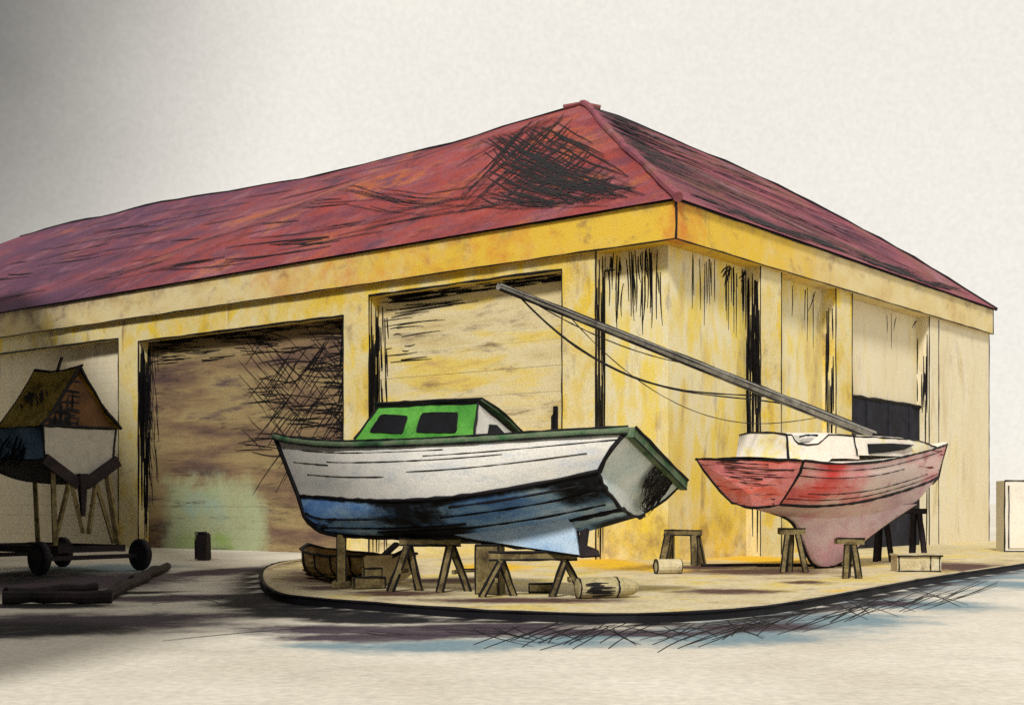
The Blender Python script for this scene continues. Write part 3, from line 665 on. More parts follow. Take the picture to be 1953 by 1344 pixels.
for k in range(300):
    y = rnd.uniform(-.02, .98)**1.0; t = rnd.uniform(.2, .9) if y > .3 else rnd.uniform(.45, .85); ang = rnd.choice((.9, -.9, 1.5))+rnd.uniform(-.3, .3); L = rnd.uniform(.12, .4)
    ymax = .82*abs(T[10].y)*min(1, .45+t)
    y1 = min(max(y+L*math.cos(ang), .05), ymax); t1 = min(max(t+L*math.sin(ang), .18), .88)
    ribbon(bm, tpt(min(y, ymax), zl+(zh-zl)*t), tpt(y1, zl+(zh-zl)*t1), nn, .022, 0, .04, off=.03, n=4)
build('shade_hatch', bm, [INK], tr)
bm = bmesh.new()     # sheer rail, green
for f_ in (lambda p: p, mir):
    rail = [f_(p+Vector((0, -.025, -.03))) for p in S]
    tube(bm, rail, .062, 0, 6, rvar=.08); tube(bm, [f_(p+Vector((0, -.05, .035))) for p in S], .02, 1, 5, rvar=.4); tube(bm, [f_(p+Vector((0, -.06, -.085))) for p in S], .014, 1, 5, rvar=.5)
build('rail', bm, [DKGREEN, INK], b1, smooth=True)
bm = bmesh.new()     # deck
dk = [[Vector((p.x, p.y*(1-2*k/8), p.z-.06+.05*(1-(1-2*k/8)**2))) for k in range(9)] for p in S]; grid_faces(bm, dk)
bmesh.ops.remove_doubles(bm, verts=bm.verts, dist=.02); build('deck', bm, [GREYW], b1)
bm = bmesh.new()     # skeg
sk = [F1.solve(*p) for p in ((870, 1022, 0), (920, 1032, 0), (1010, 1046, 0), (1108, 1060, 0), (1100, 1012, 0), (1085, 990, 0), (1000, 1004, 0))]
def slab(bm, pts, th, mi=0):
    A_ = [bm.verts.new(p+Vector((0, -th/2, 0))) for p in pts]; B_ = [bm.verts.new(p+Vector((0, th/2, 0))) for p in pts]
    f = bm.faces.new(A_); f.material_index = mi; f = bm.faces.new(B_[::-1]); f.material_index = mi
    for i in range(len(pts)):
        j = (i+1) % len(pts); f = bm.faces.new((A_[i], B_[i], B_[j], A_[j])); f.material_index = mi
slab(bm, sk, .14); ink(bm, sk[:5], .035, 1, .2)
build('skeg', bm, [SKEGM, INK], b1)
bm = bmesh.new()
rd = [F1.solve(*p) for p in ((1108, 1014, 0), (1122, 1008, 0), (1118, 1040, 0), (1140, 1048, 0), (1142, 1060, 0), (1106, 1062, 0))]
slab(bm, rd, .09); build('rudder_heel', bm, [DARKWOOD], b1)
# cabin
yc = -.80
cb = [F1.solve(*p, yc) for p in ((676, 838), (905, 834))]; ct = [F1.solve(*p, yc+.06) for p in ((722, 776), (912, 768))]
cab = empty('cabin', (0, 0, 0)); cab.parent = b1
def cabm(): pass
side = [cb[0], cb[1], ct[1], ct[0]]
bm = bmesh.new()
A_ = [bm.verts.new(p) for p in side]; B_ = [bm.verts.new(mir(p)) for p in side]
for q in ((A_[0], A_[1], A_[2], A_[3]), (B_[3], B_[2], B_[1], B_[0]), (A_[0], A_[3], B_[3], B_[0])): bm.faces.new(q)
f = bm.faces.new((A_[1], B_[1], B_[2], A_[2])); f.material_index = 2
for pr in ((side[0], side[3]), (side[3], side[2]), (side[2], side[1])): ink(bm, [pr[0]+Vector((0, -.01, 0)), pr[1]+Vector((0, -.01, 0))], .024, 1, .15)
ink(bm, [side[2], mir(side[2])], .022, 1, .2); ink(bm, [mir(side[2]), mir(side[1])], .03, 1, .2)
COL.objects.unlink(cab); bpy.data.objects.remove(cab)
cab = build('cabin', bm, [GREEN, INK, WHITE], b1)
bm = bmesh.new(); e0, e1 = ct[0]+Vector((-.08, -.05, .0)), ct[1]+Vector((.08, -.05, 0))
rr = [[Vector((a_.x, a_.y*(1-2*k/6), a_.z+.02+h_+.04*(1-(1-2*k/6)**2))) for k in range(7)] for a_, h_ in ((e0, 0), (e0, .05), (e1, .05), (e1, 0))]
grid_faces(bm, rr); ink(bm, [e0+Vector((0, -.005, .045)), e1+Vector((0, -.005, .045))], .022, 1, .2); ink(bm, [rr[2][k] for k in range(7)], .025, 1, .2)
build('cabin_roof', bm, [DKGREEN, INK], cab)
def sidepoly(pxs, off, name, mat, parent, n):
    """a pane standing just proud of the cabin side, rounded corners, real thickness"""
    P_ = []
    for px, py in pxs:
        lo = F1.solve(px, py, yc); t = (lo.z-cb[0].z)/(ct[0].z-cb[0].z); P_.append(F1.solve(px, py, yc+.06*t))
    bm = bmesh.new(); out = []
    for i, p in enumerate(P_):
        a, b = P_[i-1], P_[(i+1) % len(P_)]
        for t in (.16, 0, -.16): out.append(p.lerp(a, .14) if t > 0 else (p.lerp(b, .14) if t < 0 else p.lerp((a+b)/2, .035)))
    A_ = [bm.verts.new(p+Vector((0, -off-.015, 0))) for p in out]; B_ = [bm.verts.new(p+Vector((0, .03, 0))) for p in out]
    bm.faces.new(A_); bm.faces.new(B_[::-1])
    for i in range(len(out)): bm.faces.new((A_[i], B_[i], B_[(i+1) % len(out)], A_[(i+1) % len(out)]))
    ink(bm, [p+Vector((0, -off-.01, 0)) for p in out+[out[0]]], .012, 1, .1)
    return build(name, bm, [mat, INK], parent)
sidepoly([(706, 824), (728, 791), (778, 794), (768, 827)], .005, 'window', GLASS, cab, 0)
sidepoly([(794, 824), (806, 788), (874, 787), (870, 825)], .005, 'window', GLASS, cab, 1)
bm = bmesh.new()     # black doorway in the white aft bulkhead
a0, a1 = side[1], side[2]; up = (a1-a0); nn = up.cross(Vector((0, 1, 0))).normalized(); nn = nn if nn.x > 0 else -nn
pts = [a0.lerp(a1, t)*1.0 for t in (.0, .66, .80, .70, .0)]
dp = [Vector((p.x, y, p.z)) for p, y in zip(pts, (-.42, -.34, -.1, .42, .55))]
A_ = [bm.verts.new(p+nn*.02) for p in dp]; B_ = [bm.verts.new(p-nn*.02) for p in dp]; bm.faces.new(A_); bm.faces.new(B_[::-1])
for i in range(5): bm.faces.new((A_[i], B_[i], B_[(i+1) % 5], A_[(i+1) % 5]))
build('door', bm, [GLASS], cab)

# ---- red yacht
F2 = Frame(Vector((5.05, 28.25, .15)), math.atan2(.69, .72), R(2))
sh = [(1533, 878, -1.40), (1600, 884, -1.52), (1680, 879, -1.35), (1750, 864, -.80), (1786, 854, -.35), (1806, 847, -.01)]
wl = [(1487, 962, -.62), (1560, 965, -1.02), (1640, 957, -1.0), (1715, 938, -.62), (1765, 921, -.28), (1789, 910, -.01)]
kl = [(1437, 968, -.01), (1500, 986, -.01), (1590, 995, -.01), (1680, 988, -.01), (1740, 962, -.01), (1786, 914, -.01)]
f2 = lambda L: [F2.solve(*p) for p in L]
b2 = empty('sailing_yacht', F2.o, F2.rot, 'red sailing yacht with pink fin keel and its grey mast lowered aft', 'yacht')
rows, S, W, K = hull_rows(f2(sh), f2(wl), f2(kl), 36, fl=.12, full=.50, deep=.36); mf = lambda i, k: 1 if k < 5 else 0
bm = bmesh.new()
grid_faces(bm, rows, mf); grid_faces(bm, [[mir(p) for p in r_] for r_ in rows], mf)
bmesh.ops.remove_doubles(bm, verts=bm.verts, dist=.025)
for f_ in (lambda p: p, mir):
    tube(bm, [f_(p+Vector((0, -.015, 0))) for p in W], .03, 2, 5, rvar=.4)
    tube(bm, [f_(p+Vector((0, -.02, 0))) for p in S], .026, 2, 5, rvar=.4)
for q in ((.16, 0, 34), (.34, 0, 20), (.72, 2, 30), (.86, 0, 35)):
    pts = [W[i].lerp(S[i], 1-q[0])+Vector((0, -.12*math.sin(math.pi*(1-q[0]))*min(1, abs(W[i].y))-.006, 0)) for i in range(q[1], q[2]+1)]; tube(bm, pts, .010, 2, 4, rvar=.6)
tube(bm, [S[-1], W[-1], K[-2]], .04, 2, 5, rvar=.3)
hull2 = build('hull', bm, [RED, PINK, INK], b2, smooth=True)
attrs(hull2, pale=lambda c: 1.1*ss(1.2, 3.6, c.x)*ss(8.2, 5.5, c.x)*ss(1.35, 1.75, c.z)*ss(2.75, 2.2, c.z), hot=lambda c: .92*max(0, 1-abs(c.x-1.0)/1.8)*ss(1.3, 1.6, c.z))  # pale paints a highlight into the middle of the hull
T = rows[0]; ring = T + [mir(p) for p in T[::-1]]; cen = sum(ring, Vector())/len(ring)
bm = bmesh.new(); vr = [bm.verts.new(p+Vector((-.006, 0, 0))) for p in ring]; cv = bm.verts.new(cen+Vector((-.12, 0, 0)))
for i in range(len(vr)):
    a, b = vr[i], vr[(i+1) % len(vr)]
    if (a.co-b.co).length > 1e-4: bm.faces.new((a, b, cv))
ink(bm, ring+[ring[0]], .032, 1, .2)
for k in range(9):
    z = T[0].z+(T[-1].z-T[0].z)*(.12+.1*k); yy = None
    for p, q in zip(T[:-1], T[1:]):
        if p.z <= z <= q.z: yy = p.y+(q.y-p.y)*(z-p.z)/(q.z-p.z); xx = p.x+(q.x-p.x)*(z-p.z)/(q.z-p.z)
    if yy is None: continue
    a, b = sorted((rnd.uniform(yy, yy*.2), rnd.uniform(-yy*.3, -yy)))
    y_ = lambda y: Vector((xx-.02-.115*(1-abs(y/yy))*min(1, (1.15-abs(.12+.1*k-.55)*1.6)), y, z+.02*math.sin(y*2)))
    tube(bm, [y_(a+(b-a)*i/8) for i in range(9)], .012, 1, 4, rvar=.6)
build('transom', bm, [TRANSOM, INK], b2)
bm = bmesh.new(); dk = [[Vector((p.x, p.y*(1-2*k/8), p.z-.03+.10*(1-(1-2*k/8)**2))) for k in range(9)] for p in S]; grid_faces(bm, dk)
bmesh.ops.remove_doubles(bm, verts=bm.verts, dist=.02); build('deck', bm, [CREAM], b2)
# fin keel: thick foil
fin = [F2.solve(*p) for p in ((1470, 975, 0), (1496, 986, 0), (1514, 1000, 0), (1527, 1030, 0), (1543, 1066, 0), (1556, 1079, 0), (1574, 1081, 0), (1600, 1072, 0), (1640, 1036, 0), (1690, 998, 0), (1748, 960, 0))]
for p in fin: p.z = max(p.z, .002)
back_, fwd = spline(fin[:6], 14), spline(fin[6:][::-1], 14)
bm = bmesh.new(); fr = []
for a, b in zip(back_, fwd):
    r_ = []; th = .17*(1.15-.5*(back_[0].z-a.z)/(back_[0].z-back_[-1].z)) + .06
    for k in range(13):
        ang = math.pi*k/12; x = (a.x+b.x)/2-(b.x-a.x)/2*math.cos(ang); z = a.z+(b.z-a.z)*(1-math.cos(ang))/2
        r_.append(Vector((x, -th*math.sin(ang)**.8, z)))
    fr.append(r_+[mir(p) for p in r_[::-1][1:]])
grid_faces(bm, fr); bm.faces.new([bm.verts.new(p) for p in fr[-1][:-1]])
tube(bm, spline(fin, 40), .05, 1, 5, rvar=.3)
build('keel', bm, [PINK, INK], b2, smooth=False)
# coachroof, cockpit coaming
def strip(profile, ys, name, mat, parent, inkr=.02, base=.3):
    """a low house: profile of (px, py) tops on the near side plane, down to the deck"""
    bm = bmesh.new(); tops = [F2.solve(px, py, -y) for (px, py), y in zip(profile, ys)]
    R_ = []
    for p in tops:
        w = abs(p.y); R_.append([Vector((p.x, -w*1.12, p.z-base)), Vector((p.x, -w, p.z)), Vector((p.x, -w*.5, p.z+.05)), Vector((p.x, w*.5, p.z+.05)), Vector((p.x, w, p.z)), Vector((p.x, w*1.12, p.z-base))])
    grid_faces(bm, R_)
    for r_ in (R_[0], R_[-1]): bm.faces.new([bm.verts.new(p) for p in r_])
    ink(bm, [r_[1] for r_ in R_], inkr, 1, .2); ink(bm, [R_[0][0], R_[0][1]], inkr*1.2, 1, .1)
    ink(bm, R_[0][1:5], inkr, 1, .2)
    return build(name, bm, [mat, INK], parent)
strip([(1500, 829), (1510, 829), (1516, 840), (1522, 846), (1540, 848), (1560, 846), (1570, 838), (1580, 829), (1606, 829), (1632, 831)], [.62, .64, .66, .68, .72, .78, .8, .82, .88, .95], 'coaming', CREAM, b2, base=.52)
coach = strip([(1628, 832), (1660, 833), (1700, 835), (1740, 838), (1762, 843), (1786, 853)], [.95, .95, .88, .7, .5, .2], 'coachroof', CREAM, b2, base=.42)
bm = bmesh.new(); wp = [F2.solve(px, py, -y) for px, py, y in ((1656, 846, 1.02), (1700, 845, .98), (1741, 848, .80), (1722, 857, .90), (1690, 862, 1.0), (1656, 865, 1.05))]
A_ = [bm.verts.new(p+Vector((0, -.045, 0))) for p in wp]; B_ = [bm.verts.new(p+Vector((0, .05, 0))) for p in wp]; bm.faces.new(A_); bm.faces.new(B_[::-1])
for i in range(6): bm.faces.new((A_[i], B_[i], B_[(i+1) % 6], A_[(i+1) % 6]))
build('window', bm, [GLASS], coach)
bm = bmesh.new()     # rolled sail bag lying in the cockpit
cpt = [F2.solve(px, py, -.5) for px, py in ((1518, 838), (1530, 835), (1545, 835), (1562, 836))]; tube(bm, spline(cpt, 10), .10, 0, 8, rvar=.15); ink(bm, [p+Vector((0, -.08, .06)) for p in cpt], .02, 1, .1)
build('sail_bag', bm, [WHITE, INK], b2)
# mast lying aft over the stern
mb = F2.solve(1664, 830, 0); yaw2 = math.atan2(.69, .72)
wb = F2.M @ mb; dd = 12.4; tipw = None
k = (951-CX)/F; dd = (wb.x-k*wb.y)/(.7219-k*.6919); yt = wb.y-.6919*dd; tipw = Vector((wb.x-.7219*dd, yt, H+(HY-546)/F*yt)); tip = F2.I @ tipw
bm = bmesh.new(); tube(bm, [mb.lerp(tip, i/24) for i in range(25)], .13, 0, 8, rvar=.03, r1=.065)
for o_, r_ in ((Vector((0, -.03, .115)), .022), (Vector((0, -.07, -.10)), .022), (Vector((0, -.12, .02)), .014)):
    tube(bm, [mb.lerp(tip, i/24)+o_*(1-.5*i/24) for i in range(25)], r_, 1, 4, rvar=.5)
mast = build('mast', bm, [MASTM, INK], b2)
bm = bmesh.new(); box(bm, mb+Vector((-.2, -.16, -.16)), mb+Vector((.24, .16, .05)), 0, .02); build('mast_step', bm, [INK], mast)
def halyard(t0, t1, drop, skew, r_=.014):
    bm = bmesh.new(); pts = []
    for i in range(25):
        s = i/24; p = mb.lerp(tip, t0+(t1-t0)*s); pts.append(p+Vector((0, 0, -drop*(s**skew)*(1-s)*4*.9)))
    tube(bm, pts, r_, 0, 5, rvar=.3); build('halyard', bm, [ROPE], mast)
halyard(.30, .965, 1.05, 1.5, .016); halyard(.20, .965, 1.30, 1.9, .014); halyard(.16, .86, 1.2, 1.2, .009); halyard(.55, .95, .22, 1.0, .012)

# ---- small navy boat on a trailer, far left
F3o = at(152, 1090, 30.6); F3o.z = 0; yaw3 = math.atan2(.60, -.80)
b3 = empty('tented_boat', F3o, (0, 0, yaw3), 'small navy boat with grey stern under a mustard tent on a trailer', 'boat')
hb = 1.0
zk3, zc3, zs3 = 2.05, 2.60, 3.38
secs = [(0.0, 1.0), (1.2, 1.02), (2.4, .9), (3.2, .6), (3.9, .03)]
S3 = spline([Vector((x, w*1.0, zs3+.10*(x/3.9)**2)) for x, w in secs], 16); C3 = spline([Vector((x*.95, w*.92, zc3+.25*(x/3.9)**2)) for x, w in secs], 16); K3 = spline([Vector((x*.9, .005, zk3+.35*(x/3.9)**3)) for x, w in secs], 16)
bm = bmesh.new(); rws = [[k_, k_.lerp(c_, .5), c_, c_.lerp(s, .5), s] for k_, c_, s in zip(K3, C3, S3)]
mf3 = lambda i, k: 1 if k < 2 else 0
grid_faces(bm, rws, mf3); grid_faces(bm, [[mir(p) for p in r_] for r_ in rws], mf3); bmesh.ops.remove_doubles(bm, verts=bm.verts, dist=.02)
for f_ in (lambda p: p, mir): tube(bm, [f_(p) for p in S3], .035, 1, 5, rvar=.3); tube(bm, [f_(p) for p in C3], .025, 1, 5, rvar=.3)
for k in range(60):
    x = rnd.uniform(.5, 2.6); z = rnd.uniform(2.7, 3.2); 
    ribbon(bm, (x, 1.0, z), (x+rnd.uniform(.1, .3), 1.0, z-rnd.uniform(.1, .4)), (0, 1, 0), .06, 1, off=.03, n=3)
build('hull', bm, [NAVY, INK], b3)
bm = bmesh.new(); ring = [p+Vector((-.01, 0, 0)) for p in rws[0]] + [mir(p)+Vector((-.01, 0, 0)) for p in rws[0][::-1]]
vr = [bm.verts.new(p) for p in ring]; cv = bm.verts.new(sum(ring, Vector())/len(ring))
for i in range(len(vr)):
    a, b = vr[i], vr[(i+1) % len(vr)]
    if (a.co-b.co).length > .02: bm.faces.new((a, b, cv))
ink(bm, ring+[ring[0]], .035, 1, .2); build('transom', bm, [GREYW, INK], b3)
bm = bmesh.new()     # tent: two slopes of tarpaulin over a ridge
zr = 4.72; pr = lambda x, y, z: Vector((x, y, z))
for s in (1, -1):
    rws2 = [[pr(x-.1*(1-t), s*(1.06*(1-t)+.02), zs3+(zr-zs3)*t-.10*math.sin(math.pi*t)+.05*mnoise.noise(Vector((x*2, t*3, s)))+.08*(abs(x-.9)/.9)**2*t) for t in [i/6 for i in range(7)]] for x in [.0+1.8*i/8 for i in range(9)]]
    grid_faces(bm, rws2); ink(bm, rws2[0], .035, 1, .2); ink(bm, rws2[-1], .02, 1, .2)
ink(bm, [pr(-.1+1.9*i/8, 0, zr+.03+.08*(abs(1.8*i/8-.9)/.9)**2) for i in range(9)], .03, 1, .3)
for k in range(22):
    t = rnd.uniform(.35, .6); x = .5+.8*rnd.random(); ribbon(bm, (x, 1.06*(1-t), zs3+(zr-zs3)*t-.06), (x+.25, 1.06*(1-t-.1), zs3+(zr-zs3)*(t+.1)-.06), (0, .8, .6), .05, 1, off=.06, n=3)
bmesh.ops.solidify(bm, geom=[f for f in bm.faces if f.material_index == 0], thickness=.02)
tent = build('tent', bm, [TARP, INK], b3)
bm = bmesh.new()     # brown gable board and its barred dark half
A3 = [(.0, -.98, zs3), (.0, .98, zs3), (.0, 0, zr-.12)]
v1 = [bm.verts.new(Vector(p)+Vector((.06, 0, 0))) for p in A3]; bm.faces.new(v1); v2 = [bm.verts.new(Vector(p)+Vector((.10, 0, 0))) for p in A3]; bm.faces.new(v2[::-1])
for i in range(3): bm.faces.new((v1[i], v2[i], v2[(i+1) % 3], v1[(i+1) % 3]))
for k in range(46):
    y = rnd.uniform(.0, .8); zt = zs3+(zr-zs3)*(1-y)*.85; z = rnd.uniform(zs3+.05, max(zs3+.1, zt))
    if rnd.random() < .5: ribbon(bm, (.06, max(-.05, y-.3), z), (.06, min(.9, y+.12), z+.02), (-1, 0, 0), .05, 1, off=.012, n=3)
    else: ribbon(bm, (.06, y, z), (.06, y+.02, max(zs3, z-.4)), (-1, 0, 0), .05, 1, off=.014, n=3)
build('gable_board', bm, [TARPI, INK], tent)
bm = bmesh.new(); beam(bm, (.9, 0, zr), (.7, 0, zr+.35), .05, .05, 0); build('tent_peg', bm, [DARKWOOD], tent)
# trailer
tr3 = empty('boat_trailer', F3o, (0, 0, yaw3), 'dark timber boat trailer on black tyres under the tented boat', 'trailer')
bm = bmesh.new()
for y in (-.85, .85): beam(bm, (-.5, y, .55), (3.3, y, .55), .12, .16)
for x in (-.45, 1.4, 3.2): beam(bm, (x, -.79, .55), (x, .79, .55), .12, .14)
beam(bm, (-.46, -1.25, .36), (-.46, 1.25, .36), .10, .10); beam(bm, (2.6, -1.2, .36), (2.6, 1.2, .36), .10, .10)
build('chassis', bm, [DARKWOOD], tr3)
for (x, y, lx, ly) in ((-.3, -.85, .0, -.72), (-.3, .85, .0, .72), (2.9, -.8, 2.6, -.5), (2.9, .8, 2.6, .5)):
    bm = bmesh.new(); beam(bm, (x, y, .64), (lx, ly, 2.45 if x < 1 else 2.6), .10, .12); build('upright', bm, [WOOD], tr3)
for (a, b) in (((-.2, -.8, .66), (-.05, -.35, 2.28)), ((-.2, -.1, .9), (-.05, -.42, 2.22)), ((-.2, .05, .9), (-.05, .3, 2.24)), ((-.2, .8, .7), (-.05, .28, 2.24))):
    bm = bmesh.new(); beam(bm, a, b, .08, .09); build('strut', bm, [WOOD], tr3)
bm = bmesh.new(); beam(bm, (-.08, -1.0, 2.62), (-.08, -.1, 2.05), .12, .26); beam(bm, (-.08, 1.0, 2.62), (-.08, .1, 2.05), .12, .26); beam(bm, (-.10, 0, 2.3), (-.10, -.02, 1.3), .16, .22, taper=.4); build('cradle', bm, [DARKWOOD], tr3)
def wheel(x, y, parent, r_=.38, w=.17):
    bm = bmesh.new(); N = 22
    prof = [(.55, -.8), (.9, -1), (1, -.6), (1, .6), (.9, 1), (.55, .8)]
    rg = [[Vector((x+r_*a*math.cos(2*math.pi*i/N), y+w/2*b, r_+r_*a*math.sin(2*math.pi*i/N))) for a, b in prof] for i in range(N+1)]
    grid_faces(bm, rg); bmesh.ops.remove_doubles(bm, verts=bm.verts, dist=.001); o = build('wheel', bm, [RUBBER], parent, smooth=False)
    bm = bmesh.new(); tube(bm, [(x, y-w*.42, r_), (x, y+w*.42, r_)], r_*.56, 0, 16); build('rim', bm, [DARKWOOD], o)
wheel(-.46, -1.36, tr3); wheel(-.46, 1.36, tr3); wheel(2.6, 1.3, tr3); wheel(2.6, -1.3, tr3)

# ------------------------------------------------------------------ trestles, props and clutter
def trestle(p, yaw, length, hgt, spread, label, splay=.22, lw=.09, name='trestle', group=None, mat=WOOD, aframe=0.0):
    t = empty(name, p, (0, 0, yaw), label, 'trestle', group)
    bm = bmesh.new(); beam(bm, (-length/2, 0, hgt-.06), (length/2, 0, hgt-.06), .13, .12); 
    for s in (-1, 1): ink(bm, [Vector((-length/2, s*.066, hgt)), Vector((length/2, s*.066, hgt))], .018, 1, .2); ink(bm, [Vector((-length/2, s*.066, hgt-.12)), Vector((length/2, s*.066, hgt-.12))], .018, 1, .2)
    build('beam', bm, [mat, INK], t)
    for sx in (-1, 1):
        for sy in (-1, 1):
            bm = bmesh.new(); a = Vector((sx*length*.36, sy*.045, hgt-.13)); b = Vector((sx*(length*.36+splay), sy*spread, 0)) if not aframe else Vector((sx*length*.36+sy*aframe+sx*splay*.3, sy*spread*.5, 0))
            beam(bm, a, b, lw, lw*.8, 0, Vector((0, 1, 0)))
            for e in (-1, 1): ink(bm, [a+Vector((e*lw/2, -lw*.4, 0)), b+Vector((e*lw/2, -lw*.4, .01))], .019, 1, .2)
            build('leg', bm, [mat, INK], t)
        bm = bmesh.new(); x = sx*(length*.36+splay*.5); beam(bm, (x, -spread*.62, hgt*.38), (x, spread*.62, hgt*.38), .05, .07); build('brace', bm, [mat, INK], t)
    return t
def on(px, py, z=KT-.02): return gnd(px, py, z)
def keelz(frame, px, py): return (frame.M @ frame.solve(px, py, 0))
ky = keelz(F1, 820, 1023); P0 = Vector((ky.x, ky.y, KT-.02))
trestle(P0+Vector((0, 0, 0)), R(-12), 1.05, ky.z-P0.z-.03, .38, 'tall timber trestle carrying the middle of the big white boat', .18, .11, aframe=.20)
ks = keelz(F1, 1040, 1050); P1 = Vector((ks.x-.2, ks.y, KT-.02))
trestle(P1, R(2), 1.42, ks.z-P1.z-.02, .30, 'low timber trestle under the skeg of the white boat', .16, .10, aframe=.26)
trestle(on(1302, 1076), R(-30), .95, .84, .22, 'empty timber sawhorse standing between the white boat and the red yacht', .08, .17, 'sawhorse')
# prop under the bow of the white boat
kb = keelz(F1, 652, 1019); bm = bmesh.new(); z0 = KT-.02
beam(bm, (0, 0, 0), (0, 0, kb.z-z0-.0), .16, .14); box(bm, (-.15, -.14, 0), (.15, .14, .12), 0, .01)
for s in (-1, 1): ink(bm, [Vector((s*.08, -.075, .1)), Vector((s*.08, -.075, kb.z-z0-.03))], .014, 1, .2)
o = build('prop', bm, [WOOD, INK]); o.location = (kb.x, kb.y, z0); tag(o, 'short timber prop on blocks under the bow of the white boat', 'prop')
# little wooden skiff by the rounded end of the kerb
sp = on(655, 1122); sk_ = empty('skiff', sp+Vector((-.15, 2.3, 0)), (0, 0, R(-52)), 'small worn timber open skiff lying at the rounded left end of the kerb', 'skiff')
bm = bmesh.new(); st = []
for i in range(15):
    x = -.95+1.75*i/14; w = .50*min(1, math.sqrt(max(0.0, 1-((max(0, .15-x))/1.10)**2))) if x < .15 else .50-.06*(x-.15)
    zt = .50+.10*((x-.1))**2+(.06 if i == 0 else 0); rr_ = []
    for k in range(11):
        a = math.pi*k/10; rr_.append(Vector((x, -w*math.cos(a)*(1 if abs(math.cos(a)) > .9 else .97), zt*(1-math.sin(a)**.6)+.02)))
    st.append(rr_)
grid_faces(bm, st); bmesh.ops.solidify(bm, geom=bm.faces[:], thickness=.03)
bm.faces.new([bm.verts.new(p) for p in st[-1]])
for s in (0, -1): ink(bm, [r_[s]+Vector((0, 0, .01)) for r_ in st], .028, 1, .2)
for i in (3, 6, 9, 12): ink(bm, [st[i][k]+Vector((0, -.02 if k < 5 else .02, -.012)) for k in range(0, 5)], .014, 1, .1)
for k in (2, 3): ink(bm, [r_[k]+Vector((0, -.02, -.01)) for r_ in st], .012, 1, .2)
build('hull', bm, [SKIFFM, INK], sk_)
for x in (-.25, .35): bm = bmesh.new(); beam(bm, (x, -.46, .42), (x, .46, .42), .16, .04); build('thwart', bm, [SKIFFM], sk_)
bm = bmesh.new(); beam(bm, (.74, -.62, .0), (.60, .3, .78), .07, .07); beam(bm, (.40, -.60, .0), (.86, .2, .66), .06, .06); build('oar_rest', bm, [DARKWOOD], sk_)
sk_.scale = (1.75, 1.25, .95)
# gas bottle lying down
gp = on(1100, 1142); gbm = bmesh.new()
prof = [(-.02, .0), (0, .10), (.02, .155), (.10, .165), (.62, .165), (.66, .16), (.80, .155), (.95, .12), (1.03, .06), (1.06, .0)]
rg = [[Vector((x, r_*math.cos(2*math.pi*i/20), .167+r_*math.sin(2*math.pi*i/20))) for x, r_ in prof] for i in range(21)]
grid_faces(gbm, rg); bmesh.ops.remove_doubles(gbm, verts=gbm.verts, dist=.001)
for x, r_ in ((.03, .16), (.66, .165)): ink(gbm, [Vector((x, r_*math.cos(2*math.pi*i/20), .167+r_*math.sin(2*math.pi*i/20))) for i in range(21)], .014, 1, .1)
for k in range(26):
    a = rnd.uniform(-2.6, -.9) ; x = rnd.uniform(.08, .3); a -= 0
    y, z = .165*math.cos(a+math.pi), .167-.165*math.sin(a+math.pi)*-1
    nrm = Vector((0, -abs(math.sin(a)), math.cos(a)*.9)); pos = Vector((x, nrm.normalized().y*.166, .167+nrm.normalized().z*.166))
    ribbon(gbm, pos, pos+Vector((rnd.uniform(.15, .34), 0, 0)), nrm, .022, 1, off=.006, n=3)
o = build('gas_bottle', gbm, [STEEL, INK]); o.location = gp+Vector((0, .1, 0)); o.rotation_euler = (0, 0, R(16)); tag(o, 'old ochre gas bottle lying on the pavement in front of the low trestle', 'gas bottle')
# short log by the sawhorse
bm = bmesh.new(); tube(bm, [(i*.105, 0, .16) for i in range(6)], .155, 0, 14, rvar=.02); tube(bm, [(-.012, .15*math.cos(a), .16+.15*math.sin(a)) for a in [2*math.pi*i/16 for i in range(17)]], .018, 1, 5); tube(bm, [(.53, .15*math.cos(a), .16+.15*math.sin(a)) for a in [2*math.pi*i/16 for i in range(17)]], .012, 1, 5)
o = build('log', bm, [PALEWOOD, INK]); o.location = on(1252, 1094); o.rotation_euler = (0, 0, R(12)); tag(o, 'short pale log lying by the foot of the sawhorse', 'log')
# dark plank along the pavement beside the yacht
bm = bmesh.new(); beam(bm, (0, 0, .035), (2.6, .45, .035), .16, .06, taper=.8); beam(bm, (1.3, -.1, .03), (3.6, .15, .03), .10, .05)
o = build('plank', bm, [DARKWOOD]); o.location = on(1338, 1080); tag(o, 'dark plank pile lying on the pavement left of the pink keel', 'planks')
# timber blocks and offcuts crowded under the white boat
def blocks(p, yaw, parts, label):
    bm = bmesh.new()
    for a, b in parts:
        box(bm, a, b, 0, .012); x0, y0, z0_ = a; x1, y1, z1_ = b
        for q in (((x0, y0, z1_), (x1, y0, z1_)), ((x0, y0, z0_+.01), (x1, y0, z0_+.01)), ((x0, y0, z0_), (x0, y0, z1_)), ((x1, y0, z0_), (x1, y0, z1_))): ink(bm, [Vector(q[0]), Vector(q[1])], .016, 1, .15)
    o = build('timber_block', bm, [WOOD, INK]); o.location = p; o.rotation_euler = (0, 0, yaw); tag(o, label, 'block')
zb = KT-.02
kz = keelz(F1, 935, 1036); blocks(Vector((kz.x, kz.y, zb)), R(-20), [((-.2, -.16, 0), (.2, .16, kz.z-zb-.02))], 'squat upright timber block under the middle of the pale blue skeg')
blocks(on(705, 1122), R(20), [((-.3, -.1, 0), (.26, .1, .20)), ((-.12, -.09, .202), (.2, .09, .36))], 'two stacked timber offcuts between the skiff and the tall trestle')
blocks(on(1035, 1130), R(-8), [((-.22, -.09, 0), (.2, .09, .16))], 'small timber offcut between the legs of the low trestle')
